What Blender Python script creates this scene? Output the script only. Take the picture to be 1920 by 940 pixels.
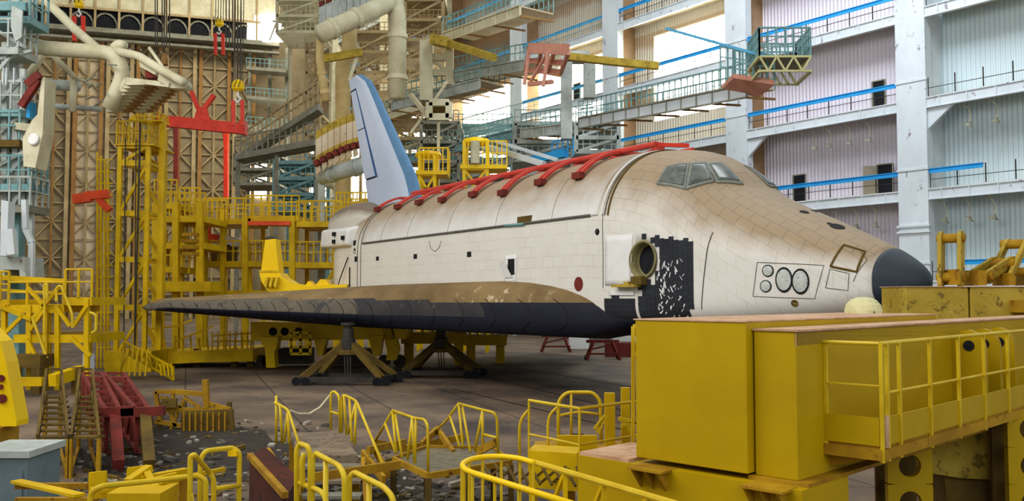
import bpy, bmesh, math, random
import numpy as np
from mathutils import Vector, Matrix
from mathutils.bvhtree import BVHTree
for o in list(bpy.data.objects): bpy.data.objects.remove(o)
random.seed(7)
SC = bpy.context.scene
COL = SC.collection
# ------------------------------------------------------------------ camera, world, lights
F = 1700.0
TH = math.atan(85 / F)
CAM = Vector((0, 0, 3.5))
cd = bpy.data.cameras.new('camera'); cam = bpy.data.objects.new('camera', cd); COL.objects.link(cam)
cam.location = CAM; cam.rotation_euler = (math.pi / 2 + TH, 0, 0)
cd.sensor_width = 36; cd.lens = 36 * F / 1920; cd.clip_end = 600; cd.clip_start = .1
SC.camera = cam
w = bpy.data.worlds.new('world'); SC.world = w; w.use_nodes = True
bg = w.node_tree.nodes['Background']; bg.inputs[0].default_value = (1.0, .96, .9, 1); bg.inputs[1].default_value = .42
SC.view_settings.view_transform = 'Standard'; SC.view_settings.look = 'None'
SC.view_settings.gamma = 1; SC.view_settings.use_curve_mapping = False
SC.view_settings.exposure = 0.15
def area(name, loc, to, sx, sy, power, col):
    l = bpy.data.lights.new(name, 'AREA'); l.shape = 'RECTANGLE'; l.size = sx; l.size_y = sy; l.energy = power; l.color = col
    o = bpy.data.objects.new(name, l); COL.objects.link(o); o.location = loc
    o.rotation_euler = (Vector(to) - Vector(loc)).to_track_quat('-Z', 'Y').to_euler(); return o
# daylight falling in through the glazed bands of the hall (they lie outside the frame), then two added wall fills
area('left_window_daylight', (-22, 12, 24), (10, 45, 2), 40, 14, 9000, (1.0, .96, .92))
area('near_window_daylight', (14, -12, 14), (4, 30, 4), 34, 10, 2600, (.94, .97, 1.0))
area('end_wall_fill', (-22, 105, 62), (-40, 135, 15), 30, 20, 24000, (1.0, .92, .78))  # added warm area light that brightens the end wall
area('right_wall_fill', (12, 45, 44), (45, 62, 12), 30, 14, 15000, (.88, .93, 1.0))  # added cool area light, aimed to brighten the right wall

# ------------------------------------------------------------------ projection helpers
ct, st = math.cos(TH), math.sin(TH)
def ray(px, py):
    a = (px - 960) / F; b = (470 - py) / F
    return Vector((a, ct - b * st, st + b * ct))
def W(px, py, d):
    r = ray(px, py); return CAM + r * (d / r.y)
def WZ(px, py, z):
    r = ray(px, py); return CAM + r * ((z - CAM.z) / r.z)
def WZd(px, z, d):
    """point at ground distance d, height z, in picture column px (approx.)"""
    y = 470.0
    for _ in range(8):
        p = W(px, y, d); y += (p.z - z) / d * F
    return W(px, y, d)
def srgb(h):
    h = h.lstrip('#'); c = [int(h[i:i + 2], 16) / 255 for i in (0, 2, 4)]
    return tuple(x / 12.92 if x <= .04045 else ((x + .055) / 1.055) ** 2.4 for x in c) + (1,)

# ------------------------------------------------------------------ materials
MATS = {}
def mat(name, c1, c2=None, rough=.6, scale=1.5, metal=0., c3=None, spots=.62, detail=6, bump=0., emit=None, estr=0., stretch=(1, 1, 1)):
    m = bpy.data.materials.new(name); m.use_nodes = True; nt = m.node_tree; n = nt.nodes; l = nt.links
    b = n['Principled BSDF']; b.inputs['Roughness'].default_value = rough; b.inputs['Metallic'].default_value = metal; b.inputs['Specular IOR Level'].default_value = .22
    g = n.new('ShaderNodeNewGeometry'); mp = n.new('ShaderNodeMapping'); mp.inputs['Scale'].default_value = stretch
    l.new(g.outputs['Position'], mp.inputs['Vector'])
    tex = n.new('ShaderNodeTexNoise'); tex.inputs['Scale'].default_value = scale; tex.inputs['Detail'].default_value = detail; tex.inputs['Roughness'].default_value = .65
    l.new(mp.outputs[0], tex.inputs['Vector'])
    mx = n.new('ShaderNodeMix'); mx.data_type = 'RGBA'
    rp = n.new('ShaderNodeValToRGB'); rp.color_ramp.elements[0].position = .35; rp.color_ramp.elements[1].position = .65
    l.new(tex.outputs[0], rp.inputs[0]); l.new(rp.outputs[0], mx.inputs[0])
    mx.inputs[6].default_value = srgb(c1); mx.inputs[7].default_value = srgb(c2 or c1)
    out = mx.outputs[2]
    if c3:
        t2 = n.new('ShaderNodeTexNoise'); t2.inputs['Scale'].default_value = scale * 3.7; t2.inputs['Detail'].default_value = 8; t2.inputs['Roughness'].default_value = .75
        l.new(mp.outputs[0], t2.inputs['Vector'])
        r2 = n.new('ShaderNodeValToRGB'); r2.color_ramp.elements[0].position = spots; r2.color_ramp.elements[1].position = spots + .06
        l.new(t2.outputs[0], r2.inputs[0])
        m2 = n.new('ShaderNodeMix'); m2.data_type = 'RGBA'; l.new(r2.outputs[0], m2.inputs[0]); l.new(out, m2.inputs[6]); m2.inputs[7].default_value = srgb(c3); out = m2.outputs[2]
    l.new(out, b.inputs['Base Color'])
    if bump:
        bp = n.new('ShaderNodeBump'); bp.inputs['Strength'].default_value = bump; bp.inputs['Distance'].default_value = .05
        l.new(tex.outputs[0], bp.inputs['Height']); l.new(bp.outputs[0], b.inputs['Normal'])
    if emit:
        b.inputs['Emission Color'].default_value = srgb(emit); b.inputs['Emission Strength'].default_value = estr
    MATS[name] = m; return m
YEL = mat('yellow_paint', '#c09e00', '#b08e00', .45, .6, c3='#8a5c10', spots=.72)
YELD = mat('girder_paint', '#b89a00', '#a88a00', .5, .5, c3='#a07a10', spots=.76)
YELF = mat('scaffold_paint', '#dcb800', '#b89600', .5, .8, c3='#7a5a18', spots=.66)
YELB = mat('bright_yellow', '#f6d210', '#eec400', .4, .8, c3='#b08a20', spots=.78)
YELT = mat('rail_paint', '#d8be28', '#c6a512', .4, 2.5, c3='#8a6a30', spots=.68)
YELR = mat('rusty_yellow', '#b08a14', '#8a6412', .7, 1.4, c3='#5a3418', spots=.58)
YELM = mat('mottled_yellow', '#b8a040', '#9c8528', .7, 1.2, c3='#6b5a20', spots=.55, bump=.3)
OLIVE = mat('olive_brown', '#6c5720', '#4e3f1c', .8, 1.2, c3='#3e3018', spots=.6)
DUST = mat('pink_dust', '#d3b398', '#b08a66', .9, 3, c3='#5a4636', spots=.66)
RED = mat('red_paint', '#dc3c24', '#c42c1a', .5, 2, c3='#7c2018', spots=.68)
REDD = mat('oxide_red', '#7c3028', '#5e2820', .8, 2, c3='#3c2018', spots=.6)
ORNG = mat('orange_red', '#ee5a30', '#d0441f', .5, 1)
PIPE = mat('pale_pipe', '#d3d0b2', '#b8b290', .5, .8, c3='#7d6d4c', spots=.66)
PIPEG = mat('grey_white_steel', '#b9c3bf', '#98a19a', .6, .9, c3='#6c5f4a', spots=.6)
TEAL = mat('teal_steel', '#7fa9ab', '#5c8688', .6, 1.0, c3='#3c5658', spots=.62)
GREY = mat('grey_steel', '#8f9082', '#74725f', .7, 1, c3='#4d4433', spots=.6)
TAN = mat('tan_steel', '#b3a27a', '#948058', .7, .5, c3='#6b4826', spots=.62)
RUST = mat('rust_orange', '#a07c46', '#886238', .8, .6, c3='#5a3418', spots=.6)
TANP = mat('tan_pipe_paint', '#cdb981', '#b39c66', .6, .9, c3='#7d6238', spots=.62)
RIBR = mat('faded_red', '#cc4a3e', '#b83a30', .5, 2, c3='#7c2c26', spots=.66)
CHIP = mat('peeling_white', '#d3dde2', '#c5cfd4', .6, .5, c3='#7a6a72', spots=.6, stretch=(1, 1, .6))
WHITE = mat('chipped_white', '#d3dde2', '#c3cdd2', .6, .6, c3='#8a8378', spots=.69)
CEIL_ = mat('dirty_cream', '#d8cdb4', '#b7a27e', .8, .3, c3='#8e7550', spots=.64)
BLUE = mat('blue_paint', '#2fa0e0', '#2290d2', .5, 1.2, c3='#2a7cae', spots=.7)
BLUEP = mat('pale_blue_paint', '#62b4dc', '#4ba0cc', .6, 1.2)
DARK = mat('dark_void', '#1d2026', '#14161a', .9, 1)
STEEL = mat('dark_steel', '#3e3a33', '#2c2a26', .6, 2)
ROPE = mat('wire_rope', '#4a453e', '#38342e', .7, 5)
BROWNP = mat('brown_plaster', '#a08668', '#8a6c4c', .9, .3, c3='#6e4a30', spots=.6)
CABG = mat('cabinet_grey', '#6f8288', '#5c6f76', .6, 1.5)
HOIST = mat('pale_olive_paint', '#d2d09a', '#b9b47c', .6, 1, c3='#6e6a3c', spots=.62)
PINKB = mat('faded_red_lead', '#d49a86', '#c28672', .7, 1)
GLOW = mat('daylight_glass', '#ffffff', '#ffffff', .5, 1, emit='#fff8e6', estr=8)

# ------------------------------------------------------------------ mesh building
ORG = {}
EACH = {'leg', 'post', 'clevis_block', 'lever', 'cross_bar', 'crossbar', 'stanchion', 'pin', 'wheel', 'link_plate', 'shackle', 'rung', 'hanger', 'joist', 'walkway_bracket', 'haunch_plate', 'stiffener', 'wire_rope', 'cream_panel', 'red_bracket', 'rusty_block', 'serrated_plate', 'stanchion_plate', 'hose', 'column', 'brace', 'member', 'strut', 'strut_bar', 'lilac_slat', 'frame_bar', 'column_band', 'rib', 'saddle', 'panel', 'bracket', 'loose_bar', 'loose_conduit', 'tread', 'flange_bolts', 'end_plate', 'inner_bars', 'channel', 'undercarriage', 'stay', 'hanging_cable', 'arm', 'tray', 'panel_rib', 'side_beam', 'stringer', 'frame_piece'}
class MB:
    def __init__(s): s.v = []; s.f = []; s.mi = []
    def add(s, vs, fs, m=0):
        o = len(s.v); s.v += [Vector(x) for x in vs]; s.f += [tuple(i + o for i in f) for f in fs]; s.mi += [m] * len(fs); return s
    def hexa(s, p, m=0):
        """p: 8 corners, bottom ring then top ring"""
        return s.add(p, [(3, 2, 1, 0), (4, 5, 6, 7), (0, 1, 5, 4), (1, 2, 6, 5), (2, 3, 7, 6), (3, 0, 4, 7)], m)
    def box(s, a, b, m=0):
        (x0, y0, z0), (x1, y1, z1) = [(min(a[0], b[0]), min(a[1], b[1]), min(a[2], b[2])), (max(a[0], b[0]), max(a[1], b[1]), max(a[2], b[2]))]
        return s.hexa([(x0, y0, z0), (x1, y0, z0), (x1, y1, z0), (x0, y1, z0), (x0, y0, z1), (x1, y0, z1), (x1, y1, z1), (x0, y1, z1)], m)
    def obox(s, o, ex, ey, ez, m=0):
        o, ex, ey, ez = map(Vector, (o, ex, ey, ez))
        if ex.cross(ey).dot(ez) < 0: o = o + ex; ex = -ex
        return s.hexa([o, o + ex, o + ex + ey, o + ey, o + ez, o + ex + ez, o + ex + ey + ez, o + ey + ez], m)
    def bar(s, a, b, w=.1, h=None, up=(0, 0, 1), m=0):
        a, b = Vector(a), Vector(b); h = h or w; d = b - a
        if d.length < 1e-6: return s
        d.normalize(); up = Vector(up)
        if abs(d.dot(up)) > .97: up = Vector((0, 1, 0))
        x = d.cross(up).normalized(); y = x.cross(d).normalized(); x = x * (w / 2); y = y * (h / 2)
        return s.hexa([a - x - y, a + x - y, b + x - y, b - x - y, a - x + y, a + x + y, b + x + y, b - x + y], m)
    def ibeam(s, a, b, w=.3, h=.6, t=.04, up=(0, 0, 1)):
        a, b = Vector(a), Vector(b); d = (b - a).normalized(); x = d.cross(Vector(up)).normalized(); y = x.cross(d).normalized()
        s.bar(a + y * (h / 2 - t / 2), b + y * (h / 2 - t / 2), w, t, up); s.bar(a - y * (h / 2 - t / 2), b - y * (h / 2 - t / 2), w, t, up)
        return s.bar(a, b, t, h - 2 * t, up)
    def tube(s, pts, r=.03, n=8, m=0, closed=False):
        pts = [Vector(p) for p in pts]; k = len(pts); rs = r if isinstance(r, (list, tuple)) else [r] * k
        rings = []; prev = None
        for i, p in enumerate(pts):
            d = (pts[(i + 1) % k] - pts[i - 1]) if closed else (pts[min(i + 1, k - 1)] - pts[max(i - 1, 0)])
            d.normalize(); u = Vector((0, 0, 1)) if prev is None else prev
            x = d.cross(u)
            if x.length < .05: x = d.cross(Vector((1, 0, 0))) if abs(d.x) < .9 else d.cross(Vector((0, 1, 0)))
            x.normalize(); y = x.cross(d).normalized(); prev = y
            # widen at bends so that the tube keeps its section
            rings.append([p + (x * math.cos(2 * math.pi * j / n) + y * math.sin(2 * math.pi * j / n)) * rs[i] for j in range(n)])
        vs = [v for g in rings for v in g]; fs = []
        for i in range(k if closed else k - 1):
            a, b = i * n, ((i + 1) % k) * n
            fs += [(a + j, b + j, b + (j + 1) % n, a + (j + 1) % n) for j in range(n)]
        if not closed: fs += [tuple(range(n)), tuple(range((k - 1) * n, k * n))[::-1]]
        return s.add(vs, fs, m)
    def prism(s, poly, ext, m=0):
        poly = [Vector(p) for p in poly]; e = Vector(ext); n = len(poly)
        nrm = Vector((0, 0, 0))
        for i in range(n): nrm += (poly[i]).cross(poly[(i + 1) % n])
        if nrm.dot(e) > 0: poly = poly[::-1]
        return s.add(poly + [p + e for p in poly], [tuple(range(n)), tuple(range(n, 2 * n))[::-1]] + [(i, i + n, (i + 1) % n + n, (i + 1) % n) for i in range(n)], m)
    def lathe(s, base, axis, prof, n=16, m=0):
        """prof: (radius, distance along the axis)"""
        base, ax = Vector(base), Vector(axis).normalized()
        x = ax.orthogonal().normalized(); y = ax.cross(x)
        vs = []; fs = []
        for (r, h) in prof: vs += [base + ax * h + (x * math.cos(2 * math.pi * j / n) + y * math.sin(2 * math.pi * j / n)) * max(r, 1e-4) for j in range(n)]
        for i in range(len(prof) - 1): fs += [(i * n + j, i * n + (j + 1) % n, (i + 1) * n + (j + 1) % n, (i + 1) * n + j) for j in range(n)]
        fs += [tuple(range(n))[::-1], tuple(range((len(prof) - 1) * n, len(prof) * n))]
        return s.add(vs, fs, m)
    def islands(s):
        par = list(range(len(s.v)))
        def find(i):
            while par[i] != i: par[i] = par[par[i]]; i = par[i]
            return i
        for f in s.f:
            a = find(f[0])
            for j in f[1:]: par[find(j)] = a
        out = {}
        for f, m in zip(s.f, s.mi): out.setdefault(find(f[0]), []).append((f, m))
        res = []
        for fm_ in out.values():
            q = MB(); ids = sorted({i for f, _ in fm_ for i in f}); mp_ = {i: k for k, i in enumerate(ids)}
            q.v = [s.v[i] for i in ids]; q.f = [tuple(mp_[i] for i in f) for f, _ in fm_]; q.mi = [m for _, m in fm_]; res.append(q)
        return res
    def build(s, name, mt, parent=None, smooth=False, kind=None, bevel=0):
        if name in EACH and parent is not None:
            isl = s.islands()
            if 1 < len(isl) <= 100:
                for q in isl: o = q.build_one(name, mt, parent, smooth, kind, bevel)
                return o
        return s.build_one(name, mt, parent, smooth, kind, bevel)
    def build_one(s, name, mt, parent=None, smooth=False, kind=None, bevel=0):
        me = bpy.data.meshes.new(name); o = bpy.data.objects.new(name, me)
        if parent is not None: org = ORG.get(parent.name, Vector((0, 0, 0))); o.parent = parent
        else:
            zs = [p.z for p in s.v]; c = sum(s.v, Vector()) / max(1, len(s.v)); org = Vector((c.x, c.y, min(zs))); o.location = org
        me.from_pydata([p - org for p in s.v], [], s.f); me.update()
        for mm in (mt if isinstance(mt, (list, tuple)) else [mt]): me.materials.append(mm)
        me.polygons.foreach_set('material_index', s.mi)
        if smooth: me.polygons.foreach_set('use_smooth', [True] * len(s.f))
        COL.objects.link(o); ORG[o.name] = org
        if bevel:
            md = o.modifiers.new('bevel', 'BEVEL'); md.width = bevel; md.segments = 2; md.limit_method = 'ANGLE'
        if kind: o['kind'] = kind
        return o
def tag(o, label, cat, group=None, kind=None):
    o['label'] = label; o['category'] = cat
    if group: o['group'] = group
    if kind: o['kind'] = kind
    return o
def thing(name, label, cat, loc, group=None):
    o = bpy.data.objects.new(name, None); COL.objects.link(o); o.location = Vector(loc); ORG[o.name] = Vector(loc)
    o.empty_display_size = .2
    return tag(o, label, cat, group)
def smooth_path(pts, r=.15, k=4):
    """round the corners of a polyline"""
    pts = [Vector(p) for p in pts]; out = [pts[0]]
    for i in range(1, len(pts) - 1):
        a, b, c = pts[i - 1], pts[i], pts[i + 1]; q = min(r, (a - b).length * .45, (c - b).length * .45)
        p0 = b + (a - b).normalized() * q; p1 = b + (c - b).normalized() * q
        for j in range(k + 1):
            t = j / k; out.append(p0 * (1 - t) ** 2 + b * 2 * t * (1 - t) + p1 * t * t)
    out.append(pts[-1]); return out
def lerp(a, b, t): return Vector(a).lerp(Vector(b), t)
def divide(a, b, step):
    n = max(1, round((Vector(b) - Vector(a)).length / step)); return [lerp(a, b, i / n) for i in range(n + 1)]
UP = Vector((0, 0, 1))
def rail(parent, pts, h=1.05, step=1.2, r=.025, mt=YELT, mids=(.5,), split=False, square=False, pr=None, name='railing'):
    """railing standing on the polyline pts (points on the floor it stands on)"""
    pts = [Vector(p) for p in pts]; T = MB(); M = MB(); P = MB(); pr = pr or r * .85
    def seg(mb, ps, rr):
        if square:
            for a, b in zip(ps, ps[1:]): mb.bar(a, b, rr * 2)
        else: mb.tube(ps, rr, 6)
    seg(T, [p + UP * h for p in pts], r)
    for q in mids: seg(M, [p + UP * h * q for p in pts], r * .75)
    posts = []
    for a, b in zip(pts, pts[1:]):
        for p in divide(a, b, step):
            if not any((p - q).length < .15 for q in posts): posts.append(p)
    if split:
        T.build('top_rail', mt, parent); 
        if mids: M.build('middle_rail', mt, parent)
        for p in posts:
            q = MB(); seg(q, [p, p + UP * h], pr); q.build('post', mt, parent)
    else:
        T.v += []; 
        for p in posts: seg(P, [p, p + UP * h], pr)
        A = MB()
        for q in (T, M, P): A.add(q.v, q.f)
        A.build(name, mt, parent)
def lattice(mb, a, b, side, n, w=.08, x=False, ends=True):
    """flat lattice girder: chords a->b and the same shifted by side, n bays"""
    a, b, side = Vector(a), Vector(b), Vector(side)
    mb.bar(a, b, w * 1.4); mb.bar(a + side, b + side, w * 1.4)
    for i in range(n + 1): p = lerp(a, b, i / n); mb.bar(p, p + side, w)
    for i in range(n):
        p, q = lerp(a, b, i / n), lerp(a, b, (i + 1) / n)
        if x or i % 2 == 0: mb.bar(p, q + side, w * .8)
        if x or i % 2 == 1: mb.bar(p + side, q, w * .8)
    return mb
# ================================================================== the hall
PHI = math.atan(1260 / 1700)
U = Vector((-math.sin(PHI), math.cos(PHI), 0)); N = Vector((math.cos(PHI), math.sin(PHI), 0)); D0 = 57.7; REC = 2.4
def RW(t, z, off=0): return N * (D0 + off) + U * t + UP * z
def t_at(px, off=0):
    a = (px - 960) / F; D = D0 + off
    return (N.x * D - a * N.y * D) / (a * U.y - U.x)
PIER = 14.85; T0 = 32.65; TEND = 138.
LEV = [4.55 + 6.13 * i for i in range(-1, 8)]       # gallery floors
# floor
fm = bpy.data.materials.new('stained_concrete'); fm.use_nodes = True; nt = fm.node_tree; n = nt.nodes; l = nt.links
b = n['Principled BSDF']; b.inputs['Roughness'].default_value = .75
g = n.new('ShaderNodeNewGeometry'); mp = n.new('ShaderNodeMapping'); mp.vector_type = 'POINT'; mp.inputs['Rotation'].default_value = (0, 0, math.radians(-109.7)); l.new(g.outputs[0], mp.inputs[0])
t1 = n.new('ShaderNodeTexNoise'); t1.inputs['Scale'].default_value = .35; t1.inputs['Detail'].default_value = 8; l.new(g.outputs[0], t1.inputs['Vector'])
r1 = n.new('ShaderNodeValToRGB'); e = r1.color_ramp.elements; e[0].position = .34; e[0].color = srgb('#40362f'); e[1].position = .66; e[1].color = srgb('#7e6b55'); l.new(t1.outputs[0], r1.inputs[0])
bk = n.new('ShaderNodeTexBrick'); bk.inputs['Scale'].default_value = 1; bk.inputs['Brick Width'].default_value = 6; bk.inputs['Row Height'].default_value = 3; bk.inputs['Mortar Size'].default_value = .035; bk.offset = 0
bk.inputs['Color1'].default_value = (1, 1, 1, 1); bk.inputs['Color2'].default_value = (.86, .86, .86, 1); bk.inputs['Mortar'].default_value = (.25, .22, .2, 1); l.new(mp.outputs[0], bk.inputs['Vector'])
mx = n.new('ShaderNodeMix'); mx.data_type = 'RGBA'; mx.blend_type = 'MULTIPLY'; mx.inputs[0].default_value = .85; l.new(r1.outputs[0], mx.inputs[6]); l.new(bk.outputs[0], mx.inputs[7])
t2 = n.new('ShaderNodeTexNoise'); t2.inputs['Scale'].default_value = 3; t2.inputs['Detail'].default_value = 10; t2.inputs['Roughness'].default_value = .7; l.new(g.outputs[0], t2.inputs['Vector'])
r2 = n.new('ShaderNodeValToRGB'); e = r2.color_ramp.elements; e[0].position = .52; e[0].color = (1, 1, 1, 1); e[1].position = .68; e[1].color = (.35, .33, .32, 1); l.new(t2.outputs[0], r2.inputs[0])
m2 = n.new('ShaderNodeMix'); m2.data_type = 'RGBA'; m2.blend_type = 'MULTIPLY'; m2.inputs[0].default_value = .8; l.new(mx.outputs[2], m2.inputs[6]); l.new(r2.outputs[0], m2.inputs[7])
l.new(m2.outputs[2], b.inputs['Base Color'])
MB().box((-75, -20, -.3), (75, 170, 0)).build('floor', fm, kind='structure')
RAILM = mat('dark_floor_rail', '#2c2824', '#3c352e', .6, 3)
for k_, (a_, b_) in enumerate((((850, 730), (1190, 812)), ((895, 704), (1200, 778)), ((930, 684), (1195, 728)))):
    p_, q_ = WZ(*a_, 0), WZ(*b_, 0); MB().bar(p_ + UP * .004, q_ + UP * .004, .09, .012).build('trim_%d' % (k_ + 1), RAILM, kind='structure')

# corrugated wall sheet
def sheet_mat(name, a, b_, tint, band, soft=.42):
    m = bpy.data.materials.new(name); m.use_nodes = True; nt = m.node_tree; n = nt.nodes; l = nt.links
    bs = n['Principled BSDF']; bs.inputs['Roughness'].default_value = .6
    tc = n.new('ShaderNodeUVMap'); sp = n.new('ShaderNodeSeparateXYZ'); l.new(tc.outputs[0], sp.inputs[0])
    wv = n.new('ShaderNodeMath'); wv.operation = 'MULTIPLY'; wv.inputs[1].default_value = 2 * math.pi / .32; l.new(sp.outputs[0], wv.inputs[0])
    sn = n.new('ShaderNodeMath'); sn.operation = 'SINE'; l.new(wv.outputs[0], sn.inputs[0])
    bp = n.new('ShaderNodeBump'); bp.inputs['Strength'].default_value = .7; bp.inputs['Distance'].default_value = .06; l.new(sn.outputs[0], bp.inputs['Height']); l.new(bp.outputs[0], bs.inputs['Normal'])
    t = n.new('ShaderNodeTexNoise'); t.inputs['Scale'].default_value = .25; t.inputs['Detail'].default_value = 5; l.new(tc.outputs[0], t.inputs['Vector'])
    mx = n.new('ShaderNodeMix'); mx.data_type = 'RGBA'; mx.inputs[6].default_value = srgb(a); mx.inputs[7].default_value = srgb(b_); l.new(t.outputs[0], mx.inputs[0])
    # brown tint that grows upwards to each gallery slab, broken up by noise
    nz = n.new('ShaderNodeTexNoise'); nz.inputs['Scale'].default_value = .5; nz.inputs['Detail'].default_value = 6; l.new(tc.outputs[0], nz.inputs['Vector'])
    fr = n.new('ShaderNodeMath'); fr.operation = 'MULTIPLY_ADD'; fr.inputs[1].default_value = 1 / 6.13; fr.inputs[2].default_value = (-4.55 + 1.1) / 6.13 + 4; l.new(sp.outputs[1], fr.inputs[0])
    f2 = n.new('ShaderNodeMath'); f2.operation = 'FRACT'; l.new(fr.outputs[0], f2.inputs[0])
    ad = n.new('ShaderNodeMath'); ad.operation = 'MULTIPLY_ADD'; ad.inputs[1].default_value = .34; l.new(nz.outputs[0], ad.inputs[0]); l.new(f2.outputs[0], ad.inputs[2])
    rp = n.new('ShaderNodeValToRGB'); rp.color_ramp.elements[0].position = band; rp.color_ramp.elements[1].position = band + soft; rp.color_ramp.elements[1].color = (tint, tint, tint, 1); l.new(ad.outputs[0], rp.inputs[0])
    m2 = n.new('ShaderNodeMix'); m2.data_type = 'RGBA'; l.new(rp.outputs[0], m2.inputs[0]); l.new(mx.outputs[2], m2.inputs[6]); m2.inputs[7].default_value = srgb('#bb9468')
    l.new(m2.outputs[2], bs.inputs['Base Color']); return m
LILAC = sheet_mat('lilac_corrugated_sheet', '#dcd6e6', '#e4e0ec', .6, 1.04)
AQUA = sheet_mat('pale_aqua_corrugated_sheet', '#bfd6de', '#cfe0e6', .3, 1.05)
CREAM = sheet_mat('cream_corrugated_sheet', '#ddd6c2', '#cdc8ba', .6, .93)
GREYW = sheet_mat('grey_brown_corrugated_sheet', '#a59c88', '#918774', .8, .85)
def wall_quad(name, t0, t1, z0, z1, m, off=REC):
    me = bpy.data.meshes.new(name); o = bpy.data.objects.new(name, me)
    a, b2, c, d = RW(t0, z0, off), RW(t1, z0, off), RW(t1, z1, off), RW(t0, z1, off); e = N * .25
    me.from_pydata([a, b2, c, d, a + e, b2 + e, c + e, d + e], [], [(0, 1, 2, 3), (7, 6, 5, 4), (0, 4, 5, 1), (1, 5, 6, 2), (2, 6, 7, 3), (3, 7, 4, 0)])
    uv = me.uv_layers.new(name='UVMap'); tz = [(t0, z0), (t1, z0), (t1, z1), (t0, z1)] * 2
    for lp in me.loops: uv.data[lp.index].uv = tz[lp.vertex_index]
    me.materials.append(m); COL.objects.link(o); o['kind'] = 'structure'; return o
WT, WB = 27.6, 19.6     # window band
piers = [T0 + PIER * i for i in range(-1, 8)]
wn = 0
for i in range(len(piers) - 1):
    t0, t1 = piers[i], piers[i + 1]
    if t1 > TEND + 6: t1 = TEND + 6
    m = (AQUA, LILAC, CREAM, CREAM, GREYW, GREYW, GREYW, GREYW)[i]
    if i < 2:
        wall_quad('wall_right', t0, t1, 0, 56, m)
    else:
        WB = 19.6 if i == 2 else 17.3
        wall_quad('wall_right', t0, t1, 0, WB, m); wall_quad('wall_right', t0, t1, WT, 56, m)
        a, b2 = t0 + (1.6 if i < 3 else .8), t1 - (3.4 if i == 2 else .8)
        wall_quad('wall_right', t0, a, WB, WT, m); wall_quad('wall_right', b2, t1, WB, WT, m)
        wn += 1
        wo = bpy.data.objects.new('window_%d' % wn, None); COL.objects.link(wo); wo['kind'] = 'structure'; wo.location = RW((a + b2) / 2, WB, REC + .3); ORG[wo.name] = wo.location.copy()
        MB().obox(RW(a, WB, REC + .3), U * (b2 - a), UP * (WT - WB), N * .05).build('pane', GLOW, wo)
        fr = MB()
        for k in range(9): fr.bar(RW(a + (b2 - a) * k / 8, WB, REC + .15), RW(a + (b2 - a) * k / 8, WT, REC + .15), .1)
        for k in range(5): fr.bar(RW(a, WB + (WT - WB) * k / 4, REC + .15), RW(b2, WB + (WT - WB) * k / 4, REC + .15), .08)
        fr.build('window_frame', WHITE, wo)
wall_quad('wall_right', piers[0] - 30, piers[0], 0, 56, AQUA)
ORD = ['nearest', 'second', 'third', 'fourth', 'fifth', 'sixth', 'seventh', 'eighth', 'ninth']
LVN = {0: 'ground', 1: 'lowest visible', 2: 'second', 3: 'third', 4: 'fourth', 5: 'fifth', 6: 'sixth', 7: 'seventh', 8: 'eighth'}
# wall columns
for i, t in enumerate(piers[:-1]):
    th = thing('wall_column', 'tall chipped white concrete column on the right wall, %s from the camera side' % ORD[i], 'column', RW(t, 0, 1), 'columns along the right wall')
    wd = 2.1
    MB().obox(RW(t - wd / 2, 0, 0), U * wd, N * .75, UP * 54).build('column_face', CHIP if i < 5 else PIPE, th)
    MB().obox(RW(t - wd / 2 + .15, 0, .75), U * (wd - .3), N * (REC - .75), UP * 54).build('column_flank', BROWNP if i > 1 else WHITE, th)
    hb = MB()
    for z in (5.6, 11.9, 17.9, 24): 
        hb.obox(RW(t - wd / 2 - .06, z, -.06), U * (wd + .12), N * .2, UP * .16)
    if i < 4: hb.obox(RW(t - wd / 2 - .1, 7.7, -.12), U * (wd + .2), N * .3, UP * .14); hb.obox(RW(t - wd / 2 - .1, 8.1, -.12), U * (wd + .2), N * .3, UP * .14)
    hb.build('column_band', WHITE, th)
    # triangular haunch plates under the galleries
    hp = MB()
    for z in (LEV[1], LEV[3]):
        q = t - wd / 2
        hp.prism([RW(q, z - .8, .2), RW(q - 1.7, z - .8, .2), RW(q, z - 2.2, .2)], N * .25)
    hp.build('haunch_plate', WHITE, th)
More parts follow.
